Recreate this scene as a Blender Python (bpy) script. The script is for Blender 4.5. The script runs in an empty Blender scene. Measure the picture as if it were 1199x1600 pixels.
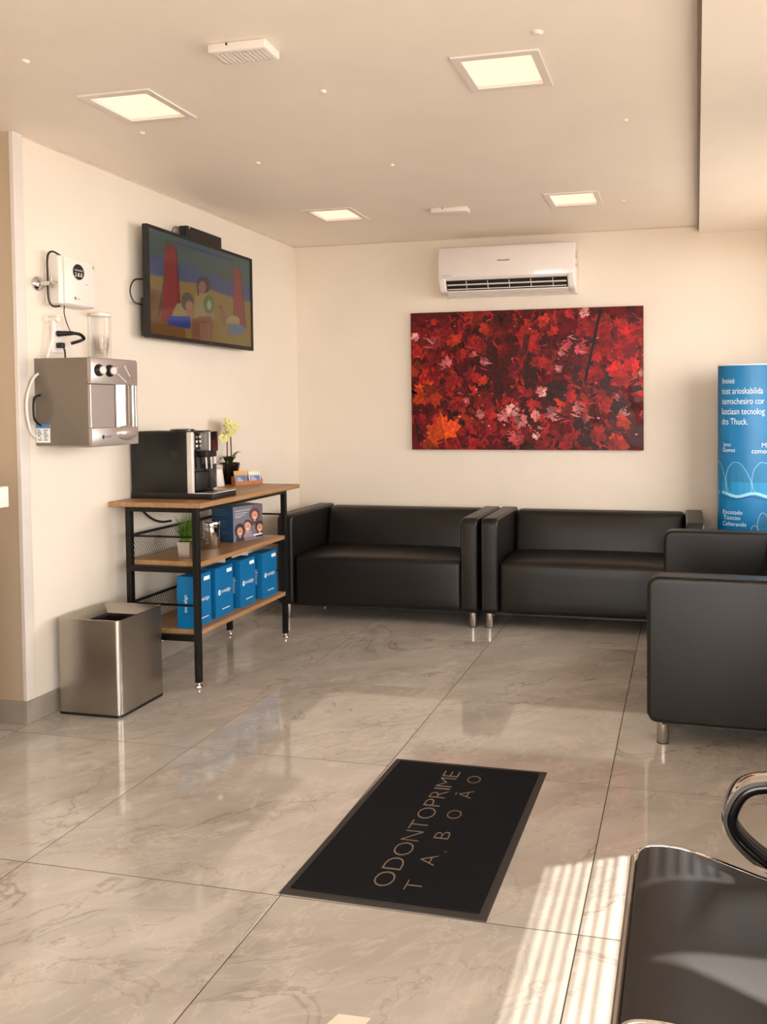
import bpy, bmesh, math, random
from mathutils import Vector, Matrix

random.seed(7)
scene = bpy.context.scene
C = scene.collection
PI = math.pi

# ------------------------------------------------------------------ camera
CAM = Vector((2.9341, 0.0, 1.4239))
YAW, PITCH, ROLL = [math.radians(a) for a in (-12.2733, -1.8461, -0.3970)]
F_PX, U0, V0, PW, PH = 1266.73, 796.64, 678.64, 1199.0, 1600.0
fwd = Vector((math.sin(YAW)*math.cos(PITCH), math.cos(YAW)*math.cos(PITCH), math.sin(PITCH)))
right = Vector((math.cos(YAW), -math.sin(YAW), 0.0))
up = right.cross(fwd)
r2 = right*math.cos(ROLL) + up*math.sin(ROLL)
u2 = -right*math.sin(ROLL) + up*math.cos(ROLL)
cam_data = bpy.data.cameras.new('camera')
cam = bpy.data.objects.new('camera', cam_data)
C.objects.link(cam)
cam.matrix_world = Matrix(((r2.x, u2.x, -fwd.x, CAM.x), (r2.y, u2.y, -fwd.y, CAM.y), (r2.z, u2.z, -fwd.z, CAM.z), (0, 0, 0, 1)))
cam_data.sensor_fit = 'AUTO'
cam_data.sensor_width = 36.0
cam_data.lens = F_PX/PH*36.0
cam_data.shift_x = (PW/2-U0)/PH
cam_data.shift_y = -(PH/2-V0)/PH
cam_data.clip_start = 0.02
scene.camera = cam

# ------------------------------------------------------------------ world, sun, windows' daylight, exposure
world = bpy.data.worlds.new('sky')
scene.world = world
world.use_nodes = True
wn = world.node_tree.nodes
wn['Background'].inputs['Color'].default_value = (1.0, 0.955, 0.90, 1)
wn['Background'].inputs['Strength'].default_value = 12.0

SUN_EL, SUN_AZ = math.radians(55), math.radians(26)
sun_d = bpy.data.lights.new('sun', 'SUN')
sun_d.energy = 10.0
sun_d.color = (1.0, 0.93, 0.85)
sun_d.angle = math.radians(0.55)
sun = bpy.data.objects.new('sun', sun_d)
C.objects.link(sun)
sdir = Vector((-math.cos(SUN_AZ)*math.cos(SUN_EL), -math.sin(SUN_AZ)*math.cos(SUN_EL), -math.sin(SUN_EL)))
sun.rotation_euler = sdir.to_track_quat('-Z', 'Y').to_euler()
sun.location = (8, 4, 8)

def portal(name, loc, rot, sx, sy):
    d = bpy.data.lights.new(name, 'AREA')
    d.shape = 'RECTANGLE'; d.size = sx; d.size_y = sy
    d.cycles.is_portal = True
    o = bpy.data.objects.new(name, d); C.objects.link(o)
    o.location = loc; o.rotation_euler = rot
    return o

XR, YF, YB, ZC, YN = 3.76, -1.6, 5.7823, 2.674, 3.1014     # right wall, front wall, back wall, ceiling, wall corner
W1 = (1.67+(XR-2.95)*0.488, 2.61+(XR-2.757)*0.488, (XR-2.757)*1.589, 2.45)                              # right wall window by the bench
W2 = (3.75, 5.45, 0.80, 2.45)                              # unseen window over the sofa, added to light the back and left walls
W3 = (-1.2, 1.92, 0.10, 2.45)                              # unseen right wall window beside the camera, added for side light
WF = (1.7, 3.5, 0.06, 2.40)                                # shop front behind the camera
portal('window_light', (XR+0.06, (W1[0]+W1[1])/2, (W1[2]+W1[3])/2), (0, PI/2, 0), W1[3]-W1[2], W1[1]-W1[0])
portal('window_light', (XR+0.06, (W2[0]+W2[1])/2, (W2[2]+W2[3])/2), (0, PI/2, 0), W2[3]-W2[2], W2[1]-W2[0])
portal('window_light', (XR+0.06, (W3[0]+W3[1])/2, (W3[2]+W3[3])/2), (0, PI/2, 0), W3[3]-W3[2], W3[1]-W3[0])
portal('window_light', ((WF[0]+WF[1])/2, YF-0.06, (WF[2]+WF[3])/2), (PI/2, 0, 0), WF[1]-WF[0], WF[3]-WF[2])

scene.view_settings.view_transform = 'Standard'
scene.view_settings.look = 'None'
scene.view_settings.exposure = 0.08
scene.view_settings.gamma = 1.0
scene.view_settings.use_curve_mapping = False
scene.cycles.caustics_reflective = False
scene.cycles.caustics_refractive = False
scene.cycles.max_bounces = 10
scene.cycles.transparent_max_bounces = 32
scene.cycles.diffuse_bounces = 6
scene.cycles.sample_clamp_indirect = 6.0

# ------------------------------------------------------------------ materials
def lin(c):
    out = []
    for v in c[:3]:
        v = v/255.0
        out.append(v/12.92 if v <= 0.04045 else ((v+0.055)/1.055)**2.4)
    return tuple(out)

MATS = {}
def mat(name, col, rough=0.5, metal=0.0, spec=0.5, var=0.06, scale=20.0, bump=0.0, bscale=200.0, coat=0.0, aniso=None, emit=None, es=0.0):
    """procedural material: base colour with a little noise, optional noise bump"""
    if name in MATS:
        return MATS[name]
    m = bpy.data.materials.new(name); m.use_nodes = True
    nt = m.node_tree; n = nt.nodes; b = n['Principled BSDF']
    tc = n.new('ShaderNodeTexCoord')
    nz = n.new('ShaderNodeTexNoise'); nz.inputs['Scale'].default_value = scale; nz.inputs['Detail'].default_value = 4
    nt.links.new(tc.outputs['Object'], nz.inputs['Vector'])
    rp = n.new('ShaderNodeValToRGB')
    a = [max(0, c*(1-var)) for c in col]; z = [min(1, c*(1+var)) for c in col]
    rp.color_ramp.elements[0].position = 0.3; rp.color_ramp.elements[0].color = (*a, 1)
    rp.color_ramp.elements[1].position = 0.7; rp.color_ramp.elements[1].color = (*z, 1)
    nt.links.new(nz.outputs['Fac'], rp.inputs['Fac'])
    nt.links.new(rp.outputs['Color'], b.inputs['Base Color'])
    b.inputs['Roughness'].default_value = rough
    b.inputs['Metallic'].default_value = metal
    b.inputs['Specular IOR Level'].default_value = spec
    b.inputs['Coat Weight'].default_value = coat
    b.inputs['Coat Roughness'].default_value = 0.05
    if bump > 0:
        nb = n.new('ShaderNodeTexNoise'); nb.inputs['Scale'].default_value = bscale; nb.inputs['Detail'].default_value = 3
        mp = n.new('ShaderNodeMapping')
        if aniso: mp.inputs['Scale'].default_value = aniso
        nt.links.new(tc.outputs['Object'], mp.inputs['Vector']); nt.links.new(mp.outputs['Vector'], nb.inputs['Vector'])
        bp = n.new('ShaderNodeBump'); bp.inputs['Strength'].default_value = bump; bp.inputs['Distance'].default_value = 0.002
        nt.links.new(nb.outputs['Fac'], bp.inputs['Height']); nt.links.new(bp.outputs['Normal'], b.inputs['Normal'])
    if emit:
        b.inputs['Emission Color'].default_value = (*emit, 1); b.inputs['Emission Strength'].default_value = es
    MATS[name] = m
    return m

def print_mat(name, rough=0.4, coat=0.0, es=0.0, spec=0.5, mottle=0.0, dark=1.0):
    """flat print: colours come from the mesh's Col attribute"""
    if name in MATS:
        return MATS[name]
    m = bpy.data.materials.new(name); m.use_nodes = True
    nt = m.node_tree; n = nt.nodes; b = n['Principled BSDF']
    at = n.new('ShaderNodeAttribute'); at.attribute_name = 'Col'
    src = at.outputs['Color']
    if mottle > 0:
        tc = n.new('ShaderNodeTexCoord'); nz = n.new('ShaderNodeTexNoise')
        nz.inputs['Scale'].default_value = 38; nz.inputs['Detail'].default_value = 7; nz.inputs['Roughness'].default_value = 0.7
        nt.links.new(tc.outputs['Object'], nz.inputs['Vector'])
        mr = n.new('ShaderNodeMapRange'); mr.inputs[1].default_value = 0.3; mr.inputs[2].default_value = 0.7
        mr.inputs[3].default_value = 1-mottle; mr.inputs[4].default_value = 1+mottle*1.2
        nt.links.new(nz.outputs['Fac'], mr.inputs[0])
        mx = n.new('ShaderNodeVectorMath'); mx.operation = 'SCALE'
        nt.links.new(src, mx.inputs[0]); nt.links.new(mr.outputs[0], mx.inputs['Scale'])
        src = mx.outputs[0]
    if dark < 1.0:
        mx = n.new('ShaderNodeVectorMath'); mx.operation = 'SCALE'; mx.inputs['Scale'].default_value = dark
        nt.links.new(src, mx.inputs[0]); src = mx.outputs[0]
    nt.links.new(src, b.inputs['Base Color'])
    b.inputs['Roughness'].default_value = rough; b.inputs['Coat Weight'].default_value = coat
    b.inputs['Coat Roughness'].default_value = 0.03
    b.inputs['Specular IOR Level'].default_value = spec
    if es > 0:
        nt.links.new(at.outputs['Color'], b.inputs['Emission Color']); b.inputs['Emission Strength'].default_value = es
    MATS[name] = m
    return m

def marble_mat():
    m = bpy.data.materials.new('polished_marble_tile'); m.use_nodes = True
    nt = m.node_tree; n = nt.nodes; L = nt.links; b = n['Principled BSDF']
    tc = n.new('ShaderNodeTexCoord'); oi = n.new('ShaderNodeObjectInfo')
    ml = n.new('ShaderNodeMath'); ml.operation = 'MULTIPLY'; ml.inputs[1].default_value = 37.0
    L.new(oi.outputs['Random'], ml.inputs[0])
    cb = n.new('ShaderNodeCombineXYZ'); L.new(ml.outputs[0], cb.inputs[0]); L.new(ml.outputs[0], cb.inputs[1])
    ad = n.new('ShaderNodeVectorMath'); L.new(tc.outputs['Object'], ad.inputs[0]); L.new(cb.outputs[0], ad.inputs[1])
    rt = n.new('ShaderNodeMapping'); rt.inputs['Rotation'].default_value = (0, 0, math.radians(-42))
    L.new(ad.outputs[0], rt.inputs['Vector'])
    mp = n.new('ShaderNodeMapping'); mp.inputs['Scale'].default_value = (0.85, 1.45, 1)
    L.new(rt.outputs[0], mp.inputs['Vector'])
    def noise(scale, detail, rough, dist, src=mp.outputs[0]):
        z = n.new('ShaderNodeTexNoise'); z.inputs['Scale'].default_value = scale; z.inputs['Detail'].default_value = detail
        z.inputs['Roughness'].default_value = rough; z.inputs['Distortion'].default_value = dist
        L.new(src, z.inputs['Vector']); return z.outputs['Fac']
    def ramp(src, stops):
        r = n.new('ShaderNodeValToRGB'); e = r.color_ramp.elements
        while len(e) < len(stops): e.new(0.5)
        for k, (p, c) in enumerate(stops): e[k].position = p; e[k].color = (*c, 1)
        L.new(src, r.inputs['Fac']); return r.outputs['Color']
    base = ramp(noise(2.0, 8, 0.60, 0.5), [(0.24, lin((158, 151, 142))), (0.42, lin((174, 167, 158))), (0.58, lin((186, 179, 170))), (0.78, lin((205, 197, 188)))])
    def mix(a, bcol, fac):
        x = n.new('ShaderNodeMix'); x.data_type = 'RGBA'
        L.new(fac, x.inputs[0]); L.new(a, x.inputs[6]); x.inputs[7].default_value = (*bcol, 1)
        return x.outputs[2]
    g = (0, 0, 0)
    v1 = ramp(noise(1.25, 10, 0.58, 0.9), [(0.482, g), (0.497, (0.62,)*3), (0.502, g)])
    v1m = n.new('ShaderNodeMath'); v1m.operation = 'MULTIPLY'
    L.new(v1, v1m.inputs[0]); L.new(ramp(noise(1.8, 2, 0.5, 0, ad.outputs[0]), [(0.40, g), (0.62, (1, 1, 1))]), v1m.inputs[1])
    v2 = ramp(noise(2.7, 10, 0.62, 1.3), [(0.455, g), (0.478, (0.28,)*3), (0.488, g)])
    v3 = ramp(noise(1.9, 8, 0.55, 0.5), [(0.547, g), (0.552, (0.5,)*3), (0.556, g)])
    v4 = ramp(noise(6.0, 5, 0.5, 0.8), [(0.60, g), (0.72, (0.35,)*3)])
    c = mix(base, lin((216, 206, 196)), v4)
    c = mix(c, lin((122, 105, 92)), v1m.outputs[0])
    c = mix(c, lin((220, 208, 196)), v2)
    c = mix(c, lin((140, 122, 108)), v3)
    L.new(c, b.inputs['Base Color'])
    b.inputs['Roughness'].default_value = 0.045
    b.inputs['Specular IOR Level'].default_value = 0.65
    MATS['marble'] = m
    return m

def wood_mat(name, c0, c1, rough=0.4, axis=1):
    m = bpy.data.materials.new(name); m.use_nodes = True
    nt = m.node_tree; n = nt.nodes; L = nt.links; b = n['Principled BSDF']
    tc = n.new('ShaderNodeTexCoord'); mp = n.new('ShaderNodeMapping')
    s = [28, 28, 28]; s[axis] = 2.0; mp.inputs['Scale'].default_value = s
    L.new(tc.outputs['Object'], mp.inputs['Vector'])
    nz = n.new('ShaderNodeTexNoise'); nz.inputs['Scale'].default_value = 1.6; nz.inputs['Detail'].default_value = 6; nz.inputs['Distortion'].default_value = 0.6
    L.new(mp.outputs[0], nz.inputs['Vector'])
    r = n.new('ShaderNodeValToRGB'); r.color_ramp.elements[0].position = 0.3; r.color_ramp.elements[1].position = 0.7
    r.color_ramp.elements[0].color = (*c0, 1); r.color_ramp.elements[1].color = (*c1, 1)
    L.new(nz.outputs['Fac'], r.inputs['Fac']); L.new(r.outputs['Color'], b.inputs['Base Color'])
    b.inputs['Roughness'].default_value = rough
    return m

def glass_mat(name, tint=(1, 1, 1), refl=0.08):
    m = bpy.data.materials.new(name); m.use_nodes = True
    nt = m.node_tree; n = nt.nodes; n.remove(n['Principled BSDF'])
    t = n.new('ShaderNodeBsdfTransparent'); t.inputs['Color'].default_value = (*tint, 1)
    g = n.new('ShaderNodeBsdfGlossy'); g.inputs['Roughness'].default_value = 0.04
    lw = n.new('ShaderNodeLayerWeight'); lw.inputs['Blend'].default_value = 0.5
    pw = n.new('ShaderNodeMath'); pw.operation = 'POWER'; pw.inputs[1].default_value = 4.0
    nz = n.new('ShaderNodeMath'); nz.operation = 'MULTIPLY_ADD'; nz.inputs[1].default_value = 0.5; nz.inputs[2].default_value = refl*0.5
    nt.links.new(lw.outputs['Facing'], pw.inputs[0]); nt.links.new(pw.outputs[0], nz.inputs[0])
    mx = n.new('ShaderNodeMixShader')
    nt.links.new(nz.outputs[0], mx.inputs[0]); nt.links.new(t.outputs[0], mx.inputs[1]); nt.links.new(g.outputs[0], mx.inputs[2])
    nt.links.new(mx.outputs[0], n['Material Output'].inputs['Surface'])
    return m

M_wall = mat('cream_wall_paint', lin((228, 217, 203)), 0.75, var=0.02, scale=3, bump=0.05, bscale=350)
M_ceil = mat('ceiling_paint', lin((242, 232, 221)), 0.5, var=0.02, scale=3)
M_recess = mat('shaded_wall_paint', lin((184, 165, 142)), 0.75, var=0.02, scale=3)  # shade on the return wall put into its colour as a darker tan
M_base = mat('stone_baseboard', lin((152, 142, 130)), 0.3, var=0.12, scale=9)
M_grout = mat('grout', lin((66, 56, 48)), 0.9)
M_tile = marble_mat()
M_white = mat('white_plastic', lin((230, 223, 216)), 0.3, var=0.01)
M_white_gloss = mat('white_gloss_plastic', lin((230, 222, 218)), 0.12, var=0.01, coat=0.4)
M_black = mat('black_plastic', lin((15, 13, 12)), 0.42, var=0.15)
M_black_gloss = mat('black_gloss', lin((16, 14, 14)), 0.12, var=0.1)
M_blackmetal = mat('black_powder_metal', lin((13, 11, 10)), 0.45, var=0.1, spec=0.3)
M_leather = mat('black_leather', lin((17, 13, 11)), 0.38, var=0.12, scale=8, bump=0.25, bscale=420, spec=0.42)
M_leather2 = mat('bench_black_vinyl', lin((34, 31, 30)), 0.52, var=0.08, scale=8, bump=0.15, bscale=500, spec=0.5)
M_steel = mat('brushed_steel', lin((196, 188, 180)), 0.28, metal=1.0, var=0.03, bump=0.12, bscale=60, aniso=(40, 40, 0.6))
M_steel_bin = mat('brushed_steel_bin', lin((182, 175, 166)), 0.24, metal=1.0, var=0.03, bump=0.10, bscale=70, aniso=(1, 1, 60))
M_chrome = mat('chrome', lin((215, 210, 205)), 0.07, metal=1.0, var=0.01)
M_silver = mat('silver_plastic', lin((178, 168, 162)), 0.3, metal=0.55, var=0.02)
M_silver_side = mat('grey_enamel_sheet', lin((128, 119, 108)), 0.4, metal=0.45, var=0.02)
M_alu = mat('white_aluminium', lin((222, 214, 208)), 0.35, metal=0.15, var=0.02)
M_gap = mat('grey_gap_profile', lin((150, 134, 120)), 0.5, metal=0.2, var=0.03)
M_blue = mat('blue_card', lin((0, 106, 164)), 0.42, var=0.03, scale=6)
M_ink_white = mat('white_ink', lin((240, 244, 246)), 0.5, var=0.01)
M_ink_grey = mat('grey_ink', lin((120, 112, 108)), 0.5, var=0.02)
M_ink_dark = mat('dark_ink', lin((40, 36, 34)), 0.5, var=0.02)
M_print = print_mat('colour_print', 0.4)
M_rubber = mat('mat_rubber', lin((50, 46, 43)), 0.7, var=0.08)
M_pile = mat('mat_pile', lin((26, 27, 30)), 0.95, var=0.3, scale=260, bump=1.0, bscale=700, spec=0.1)
M_matletter = mat('mat_letter_pile', lin((128, 112, 98)), 0.95, var=0.15, scale=200, spec=0.1)
M_wood = wood_mat('oak_board', lin((142, 104, 66)), lin((174, 134, 92)), 0.42, 1)
M_glass = glass_mat('window_glass')
M_clear = glass_mat('clear_plastic', (0.975, 0.97, 0.965), 0.06)

# ------------------------------------------------------------------ helpers
def new_bm(): return bmesh.new()

def add_box(bm, x0, x1, y0, y1, z0, z1, bev=0.0, seg=2):
    r = bmesh.ops.create_cube(bm, size=1.0)
    vs = r['verts']
    for v in vs:
        v.co = Vector((x0+(v.co.x+.5)*(x1-x0), y0+(v.co.y+.5)*(y1-y0), z0+(v.co.z+.5)*(z1-z0)))
    if bev > 0:
        es = list({e for v in vs for e in v.link_edges})
        bmesh.ops.bevel(bm, geom=es, offset=bev, segments=seg, profile=0.5, affect='EDGES', clamp_overlap=True)
    return bm

def box(x0, x1, y0, y1, z0, z1, bev=0.0, seg=2):
    return add_box(new_bm(), x0, x1, y0, y1, z0, z1, bev, seg)

def add_cushion(bm, x0, x1, y0, y1, z0, z1, r, n=8, top=0.0, front=0.0):
    """rounded box with softly bulging top and front"""
    hx, hy, hz = (x1-x0)/2, (y1-y0)/2, (z1-z0)/2
    c = Vector(((x0+x1)/2, (y0+y1)/2, (z0+z1)/2))
    t = bmesh.new(); bmesh.ops.create_cube(t, size=2.0)
    bmesh.ops.subdivide_edges(t, edges=t.edges[:], cuts=n, use_grid_fill=True)
    def remap(s, h):
        # crowd samples into the rounded rim
        a = abs(s); k = (n+1)
        step = 2.0/k
        i = round((1-a)/step)
        rim = [0, 0.25*r, 0.6*r, r]
        if i < 3: return math.copysign(h-rim[i], s)
        lo = h-r
        return math.copysign(lo*(a/(1-3*step)) if (1-3*step) > 0 else 0, s)
    for v in t.verts:
        p = Vector((remap(v.co.x, hx), remap(v.co.y, hy), remap(v.co.z, hz)))
        q = Vector((max(-hx+r, min(hx-r, p.x)), max(-hy+r, min(hy-r, p.y)), max(-hz+r, min(hz-r, p.z))))
        d = p-q
        if d.length > 1e-9: p = q+d.normalized()*r
        fx, fy, fz = 1-(p.x/hx)**2, 1-(p.y/hy)**2, 1-(p.z/hz)**2
        if p.z > 0: p.z += top*max(0, fx)**.5*max(0, fy)**.5*(p.z/hz)
        if p.y < 0: p.y -= front*max(0, fx)**.5*max(0, fz)**.5*(-p.y/hy)
        v.co = p+c
    me = bpy.data.meshes.new('t'); t.to_mesh(me); t.free(); bm.from_mesh(me); bpy.data.meshes.remove(me)
    return bm

def cushion(*a, **k): return add_cushion(new_bm(), *a, **k)

def add_cyl(bm, p0, p1, r0, r1=None, seg=20, cap=True):
    p0, p1 = Vector(p0), Vector(p1); r1 = r0 if r1 is None else r1
    d = (p1-p0).normalized(); a = d.orthogonal().normalized(); b = d.cross(a)
    A, B = [], []
    for i in range(seg):
        t = 2*PI*i/seg; o = a*math.cos(t)+b*math.sin(t)
        A.append(bm.verts.new(p0+o*r0)); B.append(bm.verts.new(p1+o*r1))
    for i in range(seg):
        j = (i+1) % seg; bm.faces.new((A[i], A[j], B[j], B[i]))
    if cap:
        bm.faces.new(A[::-1]); bm.faces.new(B)
    return bm

def cyl(*a, **k): return add_cyl(new_bm(), *a, **k)

def add_lathe(bm, prof, c=(0, 0, 0), axis='Z', seg=28):
    """prof: list of (radius, height)"""
    c = Vector(c); rings = []
    for r, h in prof:
        ring = []
        for i in range(seg):
            t = 2*PI*i/seg
            u, v = r*math.cos(t), r*math.sin(t)
            p = {'Z': (u, v, h), 'X': (h, u, v), 'Y': (v, h, u)}[axis]
            ring.append(bm.verts.new(c+Vector(p)))
        rings.append(ring)
    for A, B in zip(rings, rings[1:]):
        for i in range(seg):
            j = (i+1) % seg
            bm.faces.new((A[i], A[j], B[j], B[i]))
    if prof[0][0] > 1e-6: bm.faces.new(rings[0][::-1])
    if prof[-1][0] > 1e-6: bm.faces.new(rings[-1])
    bmesh.ops.remove_doubles(bm, verts=bm.verts, dist=1e-6)
    return bm

def lathe(*a, **k): return add_lathe(new_bm(), *a, **k)

def catmull(pts, n=8, closed=False):
    P = [Vector(p) for p in pts]; out = []; N = len(P)
    for i in range(N if closed else N-1):
        if closed: a, b, c, d = P[(i-1) % N], P[i], P[(i+1) % N], P[(i+2) % N]
        else: a, b, c, d = P[max(i-1, 0)], P[i], P[i+1], P[min(i+2, N-1)]
        for k in range(n):
            t = k/n
            out.append(0.5*((2*b)+(c-a)*t+(2*a-5*b+4*c-d)*t*t+(3*b-a-3*c+d)*t**3))
    if not closed: out.append(P[-1])
    return out

def add_tube(bm, pts, r, seg=8, closed=False, taper=None):
    P = [Vector(p) for p in pts]; N = len(P); rings = []
    prev = None
    for i, p in enumerate(P):
        if closed: t = P[(i+1) % N]-P[(i-1) % N]
        else: t = P[min(i+1, N-1)]-P[max(i-1, 0)]
        t.normalize()
        a = t.orthogonal() if prev is None else prev-t*prev.dot(t)
        if a.length < 1e-6: a = t.orthogonal()
        a.normalize(); prev = a; b = t.cross(a)
        rr = r if taper is None else r*(1+(taper-1)*i/(N-1))
        rings.append([bm.verts.new(p+(a*math.cos(2*PI*k/seg)+b*math.sin(2*PI*k/seg))*rr) for k in range(seg)])
    for i in range(N if closed else N-1):
        A, B = rings[i], rings[(i+1) % N]
        off = 0
        if closed and i == N-1:
            off = min(range(seg), key=lambda o: (A[0].co-B[o].co).length)
        for k in range(seg):
            bm.faces.new((A[k], A[(k+1) % seg], B[(k+1+off) % seg], B[(k+off) % seg]))
    if not closed:
        bm.faces.new(rings[0][::-1]); bm.faces.new(rings[-1])
    return bm

def tube(*a, **k): return add_tube(new_bm(), *a, **k)

def add_prism(bm, poly, h0, h1, plane='xz', bev=0.0, seg=2):
    """2D outline extruded along the missing axis"""
    def P(u, v, h): return {'xz': (u, h, v), 'yz': (h, u, v), 'xy': (u, v, h)}[plane]
    A = [bm.verts.new(P(u, v, h0)) for u, v in poly]; B = [bm.verts.new(P(u, v, h1)) for u, v in poly]
    N = len(poly); fs = [bm.faces.new(A), bm.faces.new(B[::-1])]
    for i in range(N):
        j = (i+1) % N; fs.append(bm.faces.new((A[i], B[i], B[j], A[j])))
    bmesh.ops.recalc_face_normals(bm, faces=fs)
    if bev > 0:
        es = list({e for f in fs for e in f.edges if e.calc_face_angle(0) > 0.5})
        bmesh.ops.bevel(bm, geom=es, offset=bev, segments=seg, profile=0.5, affect='EDGES', clamp_overlap=True)
    return bm

def prism(*a, **k): return add_prism(new_bm(), *a, **k)

WM = {}          # world matrix of every object that parents others
def wm(o): return WM.get(o.name, Matrix.Identity(4))

def obj(name, bm, m, parent=None, local=False, smooth=35, kind=None, label=None):
    """link a bmesh (in world coordinates unless local) as one mesh object"""
    me = bpy.data.meshes.new(name)
    if parent is not None and not local:
        bm.transform(wm(parent).inverted())
    bmesh.ops.recalc_face_normals(bm, faces=bm.faces)
    bm.to_mesh(me); bm.free()
    me.materials.append(m)
    if smooth:
        for p in me.polygons: p.use_smooth = True
        me.set_sharp_from_angle(angle=math.radians(smooth))
    o = bpy.data.objects.new(name, me); C.objects.link(o)
    if parent is not None:
        o.parent = parent; WM[o.name] = wm(parent)
    if kind: o['kind'] = kind
    if label: o['label'] = label
    return o

def thing(name, label, cat, loc=(0, 0, 0), rotz=0.0, group=None):
    o = bpy.data.objects.new(name, None); C.objects.link(o)
    o.empty_display_size = 0.05
    o.location = loc; o.rotation_euler = (0, 0, rotz)
    WM[o.name] = Matrix.Translation(loc) @ Matrix.Rotation(rotz, 4, 'Z')
    o['label'] = label; o['category'] = cat
    if group: o['group'] = group
    return o

def tag(o, label, cat, group=None):
    o['label'] = label; o['category'] = cat
    if group: o['group'] = group
    return o

def struct(name, bm, m, parent=None, smooth=0):
    o = obj(name, bm, m, parent, smooth=smooth)
    if parent is None: o['kind'] = 'structure'
    return o

def dup(root, loc=None, rotz=None, label=None):
    """copy a thing with its parts and sub-parts"""
    def cp(o, par):
        c = o.copy(); C.objects.link(c); c.parent = par
        for ch in [x for x in CH.get(o.name, [])]: cp(ch, c)
        return c
    CH = {}
    for o in C.objects:
        if o.parent: CH.setdefault(o.parent.name, []).append(o)
    r = cp(root, None)
    if loc is not None: r.location = loc
    if rotz is not None: r.rotation_euler = (0, 0, rotz)
    if label: r['label'] = label
    return r

def text_polys(s, size, align='LEFT', spacing=1.0, width=1.0, thin=0.0):
    """(verts2d, faces) of a line of text, cap height about 0.7*size"""
    cu = bpy.data.curves.new('txt', 'FONT'); cu.body = s; cu.size = size; cu.align_x = align
    cu.offset = -thin; cu.space_character = spacing; cu.resolution_u = 3
    o = bpy.data.objects.new('txt', cu); C.objects.link(o)
    dg = bpy.context.evaluated_depsgraph_get(); dg.update()
    me = bpy.data.meshes.new_from_object(o.evaluated_get(dg))
    V = [(v.co.x*width, v.co.y) for v in me.vertices]; F = [tuple(p.vertices) for p in me.polygons]
    bpy.data.objects.remove(o); bpy.data.curves.remove(cu); bpy.data.meshes.remove(me)
    return V, F

def add_text(bm, s, size, fn, **k):
    V, F = text_polys(s, size, **k)
    vs = [bm.verts.new(fn(u, v)) for u, v in V]
    for f in F:
        try: bm.faces.new([vs[i] for i in f])
        except ValueError: pass
    return bm

def text_bm(s, size, fn, **k): return add_text(new_bm(), s, size, fn, **k)

def prints(name, polys, fn, m, parent, dz=0.0002, sub=0):
    """flat coloured print; polys = [(points2d, rgb255)], later ones lie a hair above earlier ones"""
    V, F, K = [], [], []
    for k, (pts, col) in enumerate(polys):
        b = len(V)
        for u, v in pts: V.append(wm(parent).inverted() @ Vector(fn(u, v, dz*(k+1))))
        F.append(tuple(range(b, b+len(pts)))); K.append(lin(col))
    me = bpy.data.meshes.new(name); me.from_pydata(V, [], F)
    at = me.color_attributes.new('Col', 'FLOAT_COLOR', 'CORNER')
    i = 0
    for p, c in zip(me.polygons, K):
        for _ in p.vertices:
            at.data[i].color = (*c, 1); i += 1
    me.materials.append(m)
    o = bpy.data.objects.new(name, me); C.objects.link(o); o.parent = parent; WM[o.name] = wm(parent)
    return o

def ell(cx, cy, rx, ry, n=24, a0=0.0, a1=2*PI, tilt=0.0):
    out = []
    full = abs(a1-a0-2*PI) < 1e-6
    for i in range(n if full else n+1):
        t = a0+(a1-a0)*i/n
        x, y = rx*math.cos(t), ry*math.sin(t)
        out.append((cx+x*math.cos(tilt)-y*math.sin(tilt), cy+x*math.sin(tilt)+y*math.cos(tilt)))
    return out

def ribbon(pts, w):
    """flat stroke as quads along a 2D polyline"""
    q = []
    P = [Vector((p[0], p[1])) for p in pts]
    N = len(P); nn = []
    for i in range(N):
        t = (P[min(i+1, N-1)]-P[max(i-1, 0)])
        t.normalize(); nn.append(Vector((-t.y, t.x)))
    for i in range(N-1):
        a, b = P[i], P[i+1]
        q.append([tuple(a+nn[i]*w/2), tuple(b+nn[i+1]*w/2), tuple(b-nn[i+1]*w/2), tuple(a-nn[i]*w/2)])
    return q

# ================================================================== THE ROOM
X_LEFT = -1.7
T = 0.88
GX, GY = 0.8905, 2.1350
floor = struct('floor', box(X_LEFT-0.1, XR+0.1, YF-0.1, YB+0.1, -0.06, -0.0009), M_grout)
tb = box(-T/2+0.0018, T/2-0.0018, -T/2+0.0018, T/2-0.0018, -0.010, 0.0, 0.0005, 1)
tile0 = None
for i in range(-3, 4):
    for j in range(-5, 5):
        x, y = GX+T*(i+0.5), GY+T*(j+0.5)
        if x-T/2 > XR or x+T/2 < X_LEFT or y-T/2 > YB or y+T/2 < YF: continue
        if tile0 is None:
            tile0 = obj('tile', tb, M_tile, floor, local=True, smooth=0); o = tile0
        else:
            o = tile0.copy(); C.objects.link(o); o.parent = floor
        o.location = (x, y, 0)

struct('wall_back', box(-0.2, XR+0.1, YB, YB+0.1, -0.004, ZC+0.1), M_wall)
struct('wall_left', box(-0.12, 0.0, YN+0.001, YB, -0.004, ZC+0.1), M_wall)
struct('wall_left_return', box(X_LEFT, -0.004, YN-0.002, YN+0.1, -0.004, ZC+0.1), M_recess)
struct('wall_left_outer', box(X_LEFT-0.1, X_LEFT, YF, YN+0.1, -0.004, ZC+0.1), M_wall)
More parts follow.
